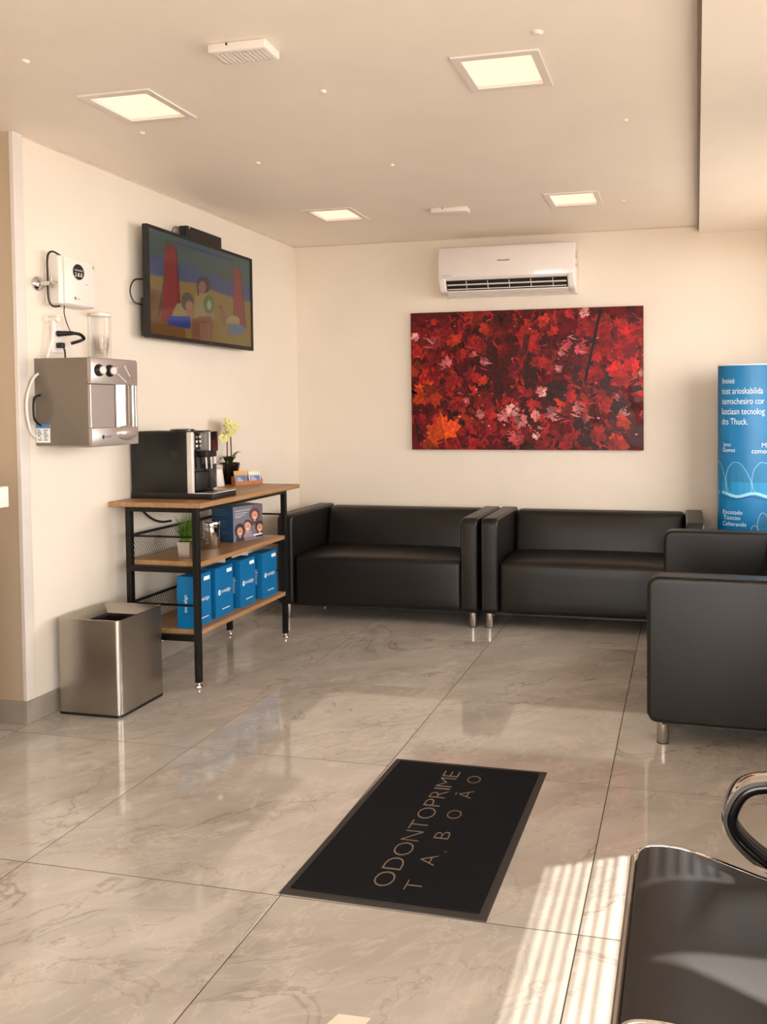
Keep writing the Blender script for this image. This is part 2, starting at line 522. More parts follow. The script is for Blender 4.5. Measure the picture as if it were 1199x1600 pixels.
# right wall with two high windows
bm = new_bm()
add_box(bm, XR, XR+0.12, YF, W3[0], -0.004, ZC+0.1); add_box(bm, XR, XR+0.12, W3[1], W1[0], -0.004, ZC+0.1)
add_box(bm, XR, XR+0.12, W3[0], W3[1], -0.004, W3[2]); add_box(bm, XR, XR+0.12, W3[0], W3[1], W3[3], ZC+0.1)
add_box(bm, XR, XR+0.12, W1[0], W1[1], -0.004, W1[2]); add_box(bm, XR, XR+0.12, W1[0], W1[1], W1[3], ZC+0.1)
add_box(bm, XR, XR+0.12, W1[1], W2[0], -0.004, ZC+0.1)
add_box(bm, XR, XR+0.12, W2[0], W2[1], -0.004, W2[2]); add_box(bm, XR, XR+0.12, W2[0], W2[1], W2[3], ZC+0.1)
add_box(bm, XR, XR+0.12, W2[1], YB, -0.004, ZC+0.1)
struct('wall_right', bm, M_wall)
# front wall (behind the camera) with the shop front
bm = new_bm()
add_box(bm, X_LEFT, WF[0], YF-0.12, YF, -0.004, ZC+0.1); add_box(bm, WF[1], XR, YF-0.12, YF, -0.004, ZC+0.1)
add_box(bm, WF[0], WF[1], YF-0.12, YF, WF[3], ZC+0.1); add_box(bm, WF[0], WF[1], YF-0.12, YF, -0.004, WF[2])
struct('wall_front', bm, M_wall)
# ceiling: main slab and the lower strip on the right
LIGHTS = [(2.272, 2.980), (0.735, 2.978), (0.742, 4.895), (2.278, 4.873)]
LS = 0.158       # half size of a light opening
XS = 3.012
def ceil_cells():
    xs = sorted({X_LEFT, 3.04} | {v for cx, cy in LIGHTS for v in (cx-0.135, cx+0.135)})
    ys = sorted({YF, YB} | {v for cx, cy in LIGHTS for v in (cy-0.135, cy+0.135)})
    bm = new_bm()
    for a, b in zip(xs, xs[1:]):
        for c, d in zip(ys, ys[1:]):
            mx, my = (a+b)/2, (c+d)/2
            if any(abs(mx-cx) < 0.135 and abs(my-cy) < 0.135 for cx, cy in LIGHTS): continue
            vs = [bm.verts.new(p) for p in ((a, c, ZC), (a, d, ZC), (b, d, ZC), (b, c, ZC))]
            bm.faces.new(vs)
    bmesh.ops.remove_doubles(bm, verts=bm.verts, dist=1e-5)
    return bm
bm = ceil_cells()
add_box(bm, X_LEFT, XR+0.1, YF, YB, ZC+0.1, ZC+0.14)
struct('ceiling', bm, M_ceil)
def xs_(y, d=0.0): return 2.968+(y-2.6)*0.0135+d
struct('ceiling_soffit', prism([(xs_(YF, .018), YF), (XR, YF), (XR, YB), (xs_(YB, .012), YB)], ZC-0.052, ZC+0.1, 'xy'), M_ceil)
struct('trim_1', prism([(xs_(YF), YF), (xs_(YF, .018), YF), (xs_(YB, .012), YB), (xs_(YB), YB)], ZC-0.030, ZC+0.1, 'xy'), M_gap)
# corner guard on the wall end, shadow-gap trims at the ceiling, stone baseboards
bm = new_bm()
add_box(bm, -0.004, 0.006, YN-0.004, YN+0.046, 0.104, ZC-0.001, 0.002, 2)
add_box(bm, -0.016, 0.006, YN-0.006, YN, 0.104, ZC-0.001, 0.002, 2)
struct('trim_2', bm, M_alu)
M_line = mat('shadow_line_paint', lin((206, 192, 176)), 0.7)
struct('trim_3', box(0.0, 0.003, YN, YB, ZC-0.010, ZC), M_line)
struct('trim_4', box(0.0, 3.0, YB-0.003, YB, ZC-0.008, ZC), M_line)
struct('baseboard_left', box(0.0, 0.010, YN-0.012, YB-0.012, 0.0, 0.103, 0.001, 1), M_base)
struct('baseboard_left_return', box(X_LEFT, 0.0, YN-0.012, YN, 0.0, 0.103, 0.001, 1), M_base)
struct('baseboard_back', box(0.010, XR, YB-0.012, YB, 0.0, 0.103, 0.001, 1), M_base)

# windows of the right wall and the glazed shop front
def window(name, y0, y1, z0, z1, n, slats=False):
    fr = new_bm(); s = 0.045; x0, x1 = XR+0.03, XR+0.08
    add_box(fr, x0, x1, y0, y1, z0, z0+s); add_box(fr, x0, x1, y0, y1, z1-s, z1)
    add_box(fr, x0, x1, y0, y0+s, z0+s, z1-s); add_box(fr, x0, x1, y1-s, y1, z0+s, z1-s)
    for k in range(1, n):
        yy = y0+(y1-y0)*k/n; add_box(fr, x0, x1, yy-0.02, yy+0.02, z0+s, z1-s)
    w = obj(name, fr, M_alu, smooth=0); w['kind'] = 'structure'
    for k in range(n):
        a = y0+(y1-y0)*k/n+0.03; b = y0+(y1-y0)*(k+1)/n-0.03
        obj('pane', box(XR+0.052, XR+0.058, a, b, z0+0.03, z1-0.03), M_glass, w, smooth=0)
    return w
w1 = window('window_1', W1[0]-0.04, W1[1]+0.045, W1[2]-0.045, W1[3]+0.04, 1)
window('added_window_2', W2[0], W2[1], W2[2], W2[3], 2)
window('added_window_3', W3[0], W3[1], W3[2], W3[3], 3)
# louvre blind in the window by the bench
bl = thing('louvre_blind', 'white horizontal slat blind hung inside the window beside the bench', 'blind', (XR-0.02, 2.55, W1[2]))
obj('headrail', box(XR-0.045, XR-0.003, W1[0], W1[1], W1[3]+0.0, W1[3]+0.04), M_white, bl, smooth=0)
sl = None
for k in range(21):
    z = W1[2]+0.02+k*0.05
    if sl is None:
        sl = obj('slat', box(XR-0.031, XR-0.017, W1[0]+0.005, W1[1]-0.005, z-0.001, z+0.001), M_white, bl, smooth=0); z00 = z; o = sl
    else:
        o = sl.copy(); C.objects.link(o); o.parent = bl; o.location = (0, 0, z-z00)
for yy in (W1[0]+0.15, W1[1]-0.15):
    obj('ladder_cord', cyl((XR-0.024, yy, W1[2]+0.01), (XR-0.024, yy, W1[3]+0.01), 0.0012, seg=6), M_white, bl)
# unseen sun blockers added outside to cut the sun at each window
for (a, b, dep, lab) in ((W1[0]-0.03, W1[1]+0.28, 0.21, 'narrow grey sun blocker added outside the window beside the bench'), (W2[0]-0.2, W2[1]+0.4, 1.3, 'deep grey sun blocker added outside the window over the sofa'), (W3[0]-1.5, W1[0]-0.035, 2.0, 'long grey sun blocker added outside the wide window beside the camera')):
    tag(obj('sun_blocker', prism([(XR+0.12, 2.52), (XR+0.12+dep, 2.50), (XR+0.12+dep, 2.54), (XR+0.12, 2.62)], a, b, 'xz'), M_gap), lab, 'sun_blocker')
fr = new_bm()
for k in range(4):
    xx = WF[0]+(WF[1]-WF[0])*k/3
    add_box(fr, min(max(xx-0.03, WF[0]), WF[1]-0.06), min(max(xx-0.03, WF[0]), WF[1]-0.06)+0.06, YF-0.09, YF-0.03, WF[2], WF[3])
add_box(fr, WF[0], WF[1], YF-0.09, YF-0.03, WF[3]-0.06, WF[3]); add_box(fr, WF[0], WF[1], YF-0.09, YF-0.03, WF[2], WF[2]+0.08)
d1 = obj('door_1', fr, M_alu, smooth=0); d1['kind'] = 'structure'
for k in range(3):
    a = WF[0]+(WF[1]-WF[0])*k/3+0.03; b = WF[0]+(WF[1]-WF[0])*(k+1)/3-0.03
    obj('pane', box(a, b, YF-0.063, YF-0.057, WF[2]+0.08, WF[3]-0.06), M_glass, d1, smooth=0)
struct('ground_outside', box(X_LEFT-8, XR+10, -14, YB+6, -0.12, -0.07), mat('street_concrete', lin((150, 142, 132)), 0.9))

# ================================================================== CEILING FIXTURES
M_panel = mat('lit_diffuser', (0.3, 0.25, 0.18), 0.5, var=0.0, emit=(1.0, 0.55, 0.37), es=1.6)
def ceiling_light(cx, cy, label):
    t = thing('ceiling_light', label, 'ceiling light', (cx, cy, ZC), group='recessed square ceiling panels')
    bm = new_bm()
    o, i, h = 0.160, 0.128, 0.006
    for (a, b, c, d) in ((-o, o, -o, -i), (-o, o, i, o), (-o, -i, -i, i), (i, o, -i, i)):
        add_box(bm, cx+a, cx+b, cy+c, cy+d, ZC-h, ZC+0.001)
    for (a, b, c, d) in ((-i-.004, i+.004, -i-.004, -i), (-i-.004, i+.004, i, i+.004), (-i-.004, -i, -i, i), (i, i+.004, -i, i)):
        add_box(bm, cx+a, cx+b, cy+c, cy+d, ZC, ZC+0.02)
    obj('frame', bm, M_white, t, smooth=0)
    obj('diffuser', box(cx-i, cx+i, cy-i, cy+i, ZC+0.008, ZC+0.016), M_panel, t, smooth=0)
    return t
for (cx, cy), lb in zip(LIGHTS, ('lit square ceiling panel nearest the grey ceiling groove, large in the foreground',
                                 'lit square ceiling panel in the foreground above the wall corner trim',
                                 'lit square ceiling panel beyond the television near the back left corner',
                                 'lit square ceiling panel in front of the air conditioner, right of centre')):
    ceiling_light(cx, cy, lb)

def emergency_light(cx, cy, w, d, h, rot, label, leds):
    t = thing('emergency_light', label, 'emergency light', (cx, cy, ZC), rot, group='emergency lights on the ceiling')
    obj('body', box(-w/2, w/2, -d/2, d/2, -h, 0.0, 0.006, 3), M_white, t, local=True)
    obj('base_plate', box(-w/2+0.004, w/2-0.004, -d/2+0.004, d/2-0.004, -0.003, 0.0), M_ink_grey, t, local=True, smooth=0)
    if leds:
        obj('lamp_panel', box(-w/2+0.012, w/2-0.012, -d/2+0.010, d/2-0.010, -h-0.0012, -h, 0.0), mat('led_panel_white', lin((214, 203, 193)), 0.4, var=0.02), t, local=True, smooth=0)
        bar = None
        for k in range(11):
            x = -w/2+0.024+k*(w-0.048)/10
            if bar is None:
                bar = obj('led_strip', box(-0.0045, 0.0045, -d/2+0.016, d/2-0.016, -h-0.003, -h-0.001, 0.001, 1), M_white_gloss, t, local=True); o = bar
            else:
                o = bar.copy(); C.objects.link(o); o.parent = t
            o.location = (x, 0, 0)
    obj('switch', box(-w*0.18, -w*0.18+0.006, -d/2-0.002, -d/2+0.001, -0.012, -0.004), M_black, t, local=True, smooth=0)
    return t
emergency_light(1.444, 2.580, 0.215, 0.105, 0.031, 0.02, 'white emergency light with ribbed lamp face, nearest the camera', True)
emergency_light(1.496, 4.915, 0.235, 0.085, 0.030, 0.02, 'thin white emergency light in front of the air conditioner', False)
for k, (x, y, lb) in enumerate(((1.542, 2.998, 'small pale ceiling stud just behind the near emergency light'), (1.465, 3.968, 'small pale ceiling stud in the middle of the ceiling'),
                (2.451, 2.698, 'small round ceiling stud nearest the camera beside the large light panel'), (2.675, 3.594, 'small dark-edged ceiling stud between the two right light panels'),
                (0.818, 3.779, 'small pale ceiling stud above the television'), (0.544, 3.253, 'small pale ceiling stud just behind the left light panel'),
                (2.567, 4.976, 'small pale ceiling stud right of the far right light panel'), (0.632, 2.501, 'small pale ceiling stud at the upper left edge'))):
    r = 0.016 if k == 2 else 0.011
    tag(obj('ceiling_stud', lathe([(r*1.3, 0), (r*1.25, -0.002), (r, -0.004), (r*0.8, -0.009), (0, -0.010)], (x, y, ZC)), M_white), lb, 'ceiling stud', 'small studs on the ceiling')

# ================================================================== AIR CONDITIONER
ax0, ax1 = 1.212, 2.188
ac = thing('air_conditioner', 'white split air conditioner mounted high on the back wall above the red picture', 'air conditioner', (1.70, YB, 2.235))
full = [(YB, 2.575), (5.615, 2.575), (5.585, 2.565), (5.570, 2.54), (5.562, 2.45), (5.560, 2.36), (5.568, 2.315), (5.60, 2.26), (5.64, 2.238), (YB, 2.232)]
notch = [(YB, 2.574), (5.615, 2.574), (5.585, 2.564), (5.571, 2.54), (5.563, 2.45), (5.561, 2.345), (5.575, 2.332), (5.66, 2.325), (5.68, 2.27), (5.64, 2.252), (5.64, 2.238), (YB, 2.232)]
obj('body', prism(notch, ax0+0.05, ax1-0.05, 'yz', 0.002, 1), M_white_gloss, ac, smooth=30)
obj('end_cap', prism(full, ax0, ax0+0.052, 'yz', 0.010, 3), M_white_gloss, ac, smooth=40)
rc = obj('end_cap', prism(full, ax1-0.052, ax1, 'yz', 0.010, 3), M_white_gloss, ac, smooth=40)
for z in (2.50, 2.47, 2.41):
    obj('side_slot', box(ax1-0.001, ax1+0.0015, 5.62, 5.70, z, z+0.012), M_ink_grey, rc, smooth=0)
obj('front_panel', prism([(5.60, 2.572), (5.580, 2.564), (5.566, 2.542), (5.557, 2.45), (5.555, 2.348), (5.561, 2.346), (5.562, 2.45), (5.571, 2.54), (5.584, 2.56)], ax0+0.004, ax1-0.004, 'yz', 0.002, 2), M_white_gloss, ac, smooth=50)
obj('air_outlet', prism([(5.574, 2.328), (5.66, 2.324), (5.676, 2.272), (5.634, 2.250), (5.604, 2.268)], ax0+0.055, ax1-0.055, 'yz'), M_black, ac, smooth=0)
for (y, z) in ((5.582, 2.302), (5.601, 2.272)):
    obj('louver', prism([(y-0.004, z), (y-0.003, z+0.004), (y+0.012, z-0.002), (y+0.010, z-0.006)], ax0+0.06, ax1-0.06, 'yz'), M_white, ac, smooth=0)
obj('lower_lip', prism([(5.604, 2.256), (5.602, 2.262), (5.640, 2.250), (5.650, 2.236), (5.632, 2.238)], ax0+0.05, ax1-0.05, 'yz'), M_white_gloss, ac, smooth=0)
for k in range(5):
    x = ax0+0.2+k*0.155
    obj('vane', prism([(5.572, 2.326), (5.58, 2.326), (5.608, 2.268), (5.600, 2.266)], x, x+0.004, 'yz'), M_white, ac, smooth=0)
def acf(x, z): return lambda u, v: (x+u, 5.5545+0.0*v, z+v)
obj('logo', text_bm('GANNER', 0.017, acf(1.645, 2.452), width=1.3), M_ink_dark, ac, smooth=0)
bmx = text_bm('INVERTER SERIES', 0.009, acf(1.245, 2.362), width=1.0)
obj('print', bmx, M_ink_grey, ac, smooth=0)
obj('print', text_bm('12000', 0.009, acf(2.10, 2.362)), M_ink_grey, ac, smooth=0)

# ================================================================== RED LEAF PICTURE
px0, px1, pz0, pz1, pyf = 0.937, 2.645, 1.121, 2.133, 5.752
pic = thing('leaf_picture', 'large frameless picture of red maple leaves on the back wall', 'picture', ((px0+px1)/2, YB, pz0))
obj('panel', box(px0, px1, pyf, pyf+0.008, pz0, pz1), mat('picture_ground', lin((84, 16, 20)), 0.5, var=0.6, scale=14, spec=0.2), pic, smooth=0)
for x in (px0+0.06, px1-0.06):
    for z in (pz0+0.06, pz1-0.06):
        obj('standoff', cyl((x, pyf+0.008, z), (x, YB, z), 0.012), M_steel, pic)
MAPLE = [(0, 1.0), (.12, .72), (.30, .80), (.24, .45), (.42, .58), (.50, .48), (.80, .52), (.70, .30), (.88, .18), (.52, -.08), (.56, -.28), (.12, -.22), (.03, -.25), (.02, -.6)]
MAPLE = MAPLE+[(-x, y) for x, y in MAPLE[::-1] if x > 0]
rng = random.Random(11)
PWd, PHt = px1-px0, pz1-pz0
def zpx(x, y): return ((x-10)/1145.0*PWd, (1-(y-405-(1-(x/1145.0))*33)/ (1110-405-(1-(x/1145.0))*33))*PHt)
polys = []
def leaf(cx, cy, s, ang, col, sq=1.0):
    pts = []
    for a, b in MAPLE:
        a *= sq
        u = cx+s*(a*math.cos(ang)-b*math.sin(ang)); v = cy+s*(a*math.sin(ang)+b*math.cos(ang))
        pts.append((max(0.0, min(PWd, u)), max(0.0, min(PHt, v))))
    polys.append((pts, col))
def quad(x0, y0, x1, y1, w, col):
    a, b = zpx(x0, y0), zpx(x1, y1); q = ribbon([a, b], w)[0]
    polys.append(([(max(0, min(PWd, u)), max(0, min(PHt, v))) for u, v in q], col))
REDS = [(122, 20, 24), (148, 26, 28), (96, 14, 20), (162, 34, 30), (74, 12, 18), (134, 22, 34), (112, 18, 22), (158, 44, 26), (60, 12, 16)]
def leaf2(cx, cy, s, ang, col, sq=1.0):
    leaf(cx, cy, s, ang, col, sq)
    k = rng.choice((0.72, 0.8, 1.16, 1.25)); c2 = tuple(min(255, int(c*k)) for c in col)
    half = [(0, -.25)]+[(a, b) for a, b in MAPLE[:13]]
    pts = []
    for a, b in half:
        a *= sq*0.96; b *= 0.96
        u = cx+s*(a*math.cos(ang)-b*math.sin(ang)); v = cy+s*(a*math.sin(ang)+b*math.cos(ang))
        pts.append((max(0.0, min(PWd, u)), max(0.0, min(PHt, v))))
    polys.append((pts, c2))
def stroke(u, v, ln, w, a, col):
    pts = []
    for x, y in ((-ln, 0), (-ln*.2, w), (ln, 0), (-ln*.1, -w)):
        pts.append((max(0.0, min(PWd, u+x*math.cos(a)-y*math.sin(a))), max(0.0, min(PHt, v+x*math.sin(a)+y*math.cos(a)))))
    polys.append((pts, col))
DARK = [(58, 12, 16), (44, 12, 16), (72, 14, 18), (84, 16, 20), (34, 12, 14)]
for k in range(260):
    leaf2(rng.random()*PWd, rng.random()*PHt, rng.uniform(.07, .15), rng.uniform(0, 6.28), rng.choice(REDS+DARK), rng.uniform(.55, 1))
quad(395, 430, 425, 660, 0.075, (66, 22, 24)); quad(430, 560, 470, 900, 0.04, (58, 18, 20)); quad(600, 540, 560, 800, 0.045, (74, 20, 20))
quad(640, 640, 600, 830, 0.11, (54, 18, 20)); quad(230, 660, 330, 860, 0.02, (50, 14, 18)); quad(870, 700, 790, 880, 0.12, (62, 18, 22))
quad(760, 1000, 740, 1100, 0.03, (40, 12, 16)); quad(30, 950, 60, 1100, 0.025, (44, 14, 18)); quad(420, 640, 330, 560, 0.018, (52, 16, 18))
for k in range(170):
    u, v = rng.random()*PWd, rng.random()*PHt
    if rng.random() < 0.55: leaf2(u, v, rng.uniform(.04, .10), rng.uniform(0, 6.28), rng.choice(REDS+[(160, 30, 30), (150, 30, 36)]), rng.uniform(.45, .9))
    else:
        for q in range(6): stroke(u+rng.uniform(-.06, .06), v+rng.uniform(-.06, .06), rng.uniform(.02, .06), rng.uniform(.004, .014), rng.uniform(0, 6.28), rng.choice(REDS+DARK+[(172, 40, 34)]))
for k in range(40):     # bright red mass on the right
    x, y = rng.uniform(930, 1150), rng.uniform(520, 820)
    u, v = zpx(x, y); leaf2(u, v, rng.uniform(.05, .10), rng.uniform(0, 6.28), rng.choice([(164, 16, 20), (140, 10, 18), (178, 24, 26), (120, 8, 16)]), rng.uniform(.6, 1))
quad(955, 420, 880, 770, 0.022, (30, 12, 14)); quad(1150, 800, 1100, 815, 0.04, (34, 12, 16))
for (x, y, sz, a) in ((180, 1030, .165, 0.2), (90, 840, .13, 0.9), (130, 830, .12, 2.2), (40, 720, .085, 1.0), (100, 1060, .10, 4.0), (240, 580, .08, .5), (880, 905, .07, 2.0), (690, 480, .07, 1), (1070, 960, .08, 2.2)):
    u, v = zpx(x, y); leaf2(u, v, sz, a, rng.choice([(174, 56, 18), (162, 48, 20), (186, 66, 24)]) if x < 200 else (166, 44, 26))
PINK = [(196, 112, 112), (184, 90, 96), (208, 136, 132), (168, 64, 72)]
for (x, y, s) in ((800, 585, .085), (850, 605, .075), (770, 640, .05), (195, 690, .075), (130, 585, .06), (40, 550, .05), (660, 830, .075), (530, 905, .095), (570, 950, .095), (470, 935, .07), (640, 930, .06),
                  (735, 925, .085), (850, 915, .09), (885, 945, .06), (540, 1035, .085), (640, 1032, .05), (290, 862, .05), (750, 716, .04), (870, 432, .06), (1060, 915, .05), (1145, 740, .045), (390, 680, .06), (330, 630, .05), (370, 930, .055), (1020, 840, .05)):
    u, v = zpx(x, y)
    leaf2(u, v, s*rng.uniform(.9, 1.15), rng.uniform(-1.2, 1.2)+rng.choice((0, PI)), rng.choice(PINK), rng.uniform(.5, .9))
    for q in range(4): stroke(u+rng.uniform(-.05, .05), v+rng.uniform(-.05, .05), rng.uniform(.02, .05), rng.uniform(.003, .009), rng.uniform(-.8, .8), rng.choice(PINK+DARK))
for k in range(110):
    u, v, s = rng.random()*PWd, rng.random()*PHt, rng.uniform(.003, .008); a = rng.uniform(0, 6.28)
    col = rng.choice([(222, 160, 150), (200, 110, 100), (206, 86, 60), (40, 10, 14)])
    polys.append(([(max(0, min(PWd, u+s*k1*math.cos(a+t))), max(0, min(PHt, v+s*math.sin(a+t)))) for k1, t in ((1.5, 0), (.5, 1.6), (1.5, 3.1), (.5, 4.7))], col))
prints('leaf_print', polys, lambda u, v, k: (px0+u, pyf-k, pz0+v), print_mat('leaf_photo_print', 0.35, spec=0.25, mottle=0.6, dark=0.82), pic, dz=0.000002)

# ================================================================== TELEVISION
ty0, ty1, tz0, tz1, tx = 3.882, 4.965, 1.820, 2.432, 0.100
tv = thing('television', 'flat black television showing a beach cartoon, mounted on the left wall', 'television', (0.0, 4.42, tz0))
bm = new_bm(); bz = 0.016
for (a, b, c, d) in ((ty0, ty1, tz1-bz, tz1), (ty0, ty1, tz0, tz0+bz*1.5), (ty0, ty0+bz, tz0+bz*1.5, tz1-bz), (ty1-bz, ty1, tz0+bz*1.5, tz1-bz)):
    add_box(bm, tx-0.03, tx, a, b, c, d)
obj('bezel', bm, M_black, tv, smooth=0)
obj('back_cover', box(tx-0.035, tx-0.012, ty0+0.004, ty1-0.004, tz0+0.004, tz1-0.004), M_black, tv, smooth=0)
obj('rear_housing', box(0.034, tx-0.034, ty0+0.02, ty1-0.12, tz0+0.01, tz0+0.22, 0.006), M_black, tv)
obj('wall_bracket', box(0.0, 0.066, 4.25, 4.62, 1.98, 2.3, 0.003, 1), M_blackmetal, tv)
scr = obj('screen', box(tx-0.012, tx-0.006, ty0+bz, ty1-bz, tz0+bz*1.5, tz1-bz), M_black_gloss, tv, smooth=0)
obj('brand_mark', text_bm('AOC', 0.012, lambda u, v: (tx+0.0005, 4.45+u, tz0+0.006+v)), M_ink_grey, tv, smooth=0)
obj('power_cable', tube(catmull([(0.05, ty0+0.06, 2.14), (0.035, ty0-0.02, 2.13), (0.03, ty0-0.055, 2.07), (0.035, ty0-0.03, 2.01), (0.05, ty0+0.05, 2.0)], 6), 0.004, 6), M_black, tv)
sy0, sy1, sz0, sz1 = ty0+bz, ty1-bz, tz0+bz*1.5, tz1-bz
def sp(x, y):
    u = (x-100)/980.0; t = 112+318*u; b = 1160+128*u
    d = u*(1-0.11*(1-u))     # foreshortening
    return (max(0, min(1, d))*(sy1-sy0), max(0, min(1, 1-(y-t)/(b-t)))*(sz1-sz0))
S = []
def sh(pts, col): S.append(([sp(*p) for p in pts], col))
def se(cx, cy, rx, ry, col): sh(ell(cx, cy, rx, ry, 20), col)
sh([(100, 112), (1085, 430), (1085, 1290), (100, 1160)], (66, 88, 84))
sh([(100, 420), (200, 400), (300, 440), (420, 465), (500, 480), (560, 545), (700, 575), (900, 600), (1085, 690), (1085, 900), (100, 640)], (64, 78, 112))
sh([(720, 572), (780, 552), (850, 560), (905, 590), (900, 628), (800, 600)], (70, 82, 66))
sh([(355, 245), (900, 410), (905, 440), (355, 272)], (52, 60, 108))
sh([(100, 580), (220, 595), (400, 640), (540, 650), (720, 735), (860, 780), (1085, 840), (1085, 1290), (100, 1160)], (138, 110, 58))
sh([(100, 700), (260, 760), (420, 1000), (420, 1205), (100, 1160)], (120, 84, 46))
sh([(250, 290), (345, 305), (372, 850), (250, 1045), (200, 1030)], (136, 34, 40)); sh([(345, 305), (355, 310), (380, 860), (365, 900)], (90, 26, 34))
sh([(255, 240), (275, 215), (290, 250), (315, 225), (335, 260), (350, 300), (252, 290)], (72, 70, 62))
sh([(240, 560), (252, 560), (190, 990), (170, 985)], (78, 62, 56))
sh([(905, 490), (970, 510), (1018, 1100), (890, 1060)], (138, 56, 54)); sh([(975, 520), (985, 525), (1030, 1110), (1015, 1105)], (88, 74, 62))
sh([(345, 860), (420, 850), (450, 900), (450, 1010), (300, 990), (310, 940)], (150, 130, 86))
se(445, 840, 58, 95, (86, 76, 62)); se(460, 880, 36, 50, (150, 116, 94)); sh([(430, 890), (480, 890), (500, 1000), (430, 990)], (150, 104, 84))
sh([(520, 760), (590, 750), (680, 770), (700, 1000), (680, 1090), (500, 1010)], (146, 126, 80))
se(602, 668, 70, 84, (66, 52, 56)); sh([(538, 640), (552, 640), (556, 770), (540, 780)], (84, 64, 62)); se(590, 695, 38, 62, (140, 92, 80)); sh([(640, 650), (665, 670), (668, 730), (648, 700)], (84, 64, 62))
sh([(560, 985), (670, 980), (690, 1050), (660, 1235), (555, 1222), (480, 1215), (480, 1010)], (132, 88, 66)); sh([(555, 1040), (660, 1060), (655, 1236), (560, 1224)], (148, 106, 78))
se(652, 862, 54, 96, (92, 108, 70)); se(652, 868, 22, 46, (150, 156, 120))
sh([(755, 880), (778, 880), (826, 990), (810, 1080), (785, 1065)], (138, 92, 66)); sh([(750, 870), (780, 868), (778, 905), (760, 910)], (104, 78, 60))
sh([(270, 985), (468, 985), (468, 1110), (262, 1075)], (48, 66, 140)); se(890, 1030, 70, 60, (158, 136, 90)); sh([(840, 1050), (1000, 1070), (990, 1170), (830, 1155)], (96, 110, 126))
prints('screen_picture', S, lambda u, v, k: (tx-0.006+k, sy0+u, sz0+v), print_mat('screen_image', 0.10, es=0.42, spec=0.6, dark=0.10), scr, dz=0.00003)

stb = thing('set_top_box', 'small black set-top box standing on the television top edge', 'set-top box', (0.07, 4.42, tz1))
obj('case', box(0.045, 0.098, 4.245, 4.605, tz1, tz1+0.068, 0.003, 2), M_black, stb)
obj('front_strip', box(0.098, 0.0995, 4.26, 4.59, tz1+0.008, tz1+0.052), M_black_gloss, stb, smooth=0)
obj('indicator', cyl((0.0985, 4.268, tz1+0.058), (0.1005, 4.268, tz1+0.058), 0.005), M_white, stb)
obj('cable', tube(catmull([(0.05, 4.25, tz1+0.05), (0.045, 4.215, tz1+0.055), (0.045, 4.185, tz1+0.03), (0.045, 4.17, tz1-0.02)], 6), 0.003, 6), M_black, stb)

# ================================================================== WALL WATER FITTINGS
# ozone / purifier control box
pb = thing('purifier_box', 'white wall control box with round black display above the water dispenser', 'control box', (0.0, 3.37, 1.92))
obj('case', box(0.0, 0.085, 3.262, 3.490, 1.925, 2.152, 0.010, 3), M_white, pb)
obj('front_cover', box(0.085, 0.094, 3.285, 3.486, 1.930, 2.148, 0.004, 2), M_white, pb)
dsp = obj('display', cyl((0.094, 3.372, 2.088), (0.0965, 3.372, 2.088), 0.037, seg=32), M_black_gloss, pb)
obj('display_ring', lathe([(0.0375, 0.093), (0.0375, 0.0972), (0.0405, 0.0972), (0.0405, 0.093)], (0, 3.372, 2.088), 'X', 32), M_white_gloss, pb)
obj('digits', text_bm('2.8.0', 0.026, lambda u, v: (0.0968, 3.347+u, 2.066+v)), M_ink_white, dsp, smooth=0)
obj('digits', text_bm('CONSUMO', 0.011, lambda u, v: (0.0968, 3.345+u, 2.092+v)), M_ink_white, dsp, smooth=0)
bm = new_bm(); add_box(bm, 0.094, 0.0945, 3.345, 3.357, 1.955, 1.968)
obj('logo', bm, M_ink_grey, pb, smooth=0); obj('logo', text_bm('ozn', 0.016, lambda u, v: (0.0945, 3.361+u, 1.956+v)), M_ink_grey, pb, smooth=0)
obj('corner_mark', text_bm('K', 0.022, lambda u, v: (0.0945, 3.468+u, 2.118+v)), M_ink_dark, pb, smooth=0)
obj('button', cyl((0.094, 3.425, 2.035), (0.0955, 3.425, 2.035), 0.003, seg=10), M_ink_grey, pb)
obj('hose', tube(catmull([(0.06, 3.30, 2.155), (0.05, 3.262, 2.168), (0.045, 3.238, 2.14), (0.045, 3.236, 2.05), (0.045, 3.238, 1.95), (0.05, 3.256, 1.915), (0.06, 3.29, 1.918)], 8), 0.0045, 8), M_black, pb)
obj('power_cord', tube(catmull([(0.05, 3.33, 1.925), (0.035, 3.345, 1.89), (0.025, 3.375, 1.84), (0.04, 3.385, 1.795)], 8), 0.0022, 6), M_black, pb)
# chrome shut-off valve
vl = thing('shutoff_valve', 'chrome wall valve with cross handle left of the white control box', 'valve', (0.0, 3.222, 2.015))
obj('flange', lathe([(0.034, 0.0), (0.033, 0.006), (0.024, 0.012), (0.014, 0.016)], (0, 3.222, 2.015), 'X'), M_chrome, vl)
obj('stem', cyl((0.012, 3.222, 2.015), (0.075, 3.222, 2.015), 0.010), M_chrome, vl)
bm = new_bm()
for a in (0.3, 0.3+PI/2):
    dy, dz = 0.024*math.cos(a), 0.024*math.sin(a)
    add_cyl(bm, (0.082, 3.222-dy, 2.015-dz), (0.082, 3.222+dy, 2.015+dz), 0.0055, seg=10)
add_cyl(bm, (0.072, 3.222, 2.015), (0.094, 3.222, 2.015), 0.011)
obj('cross_handle', bm, M_chrome, vl)
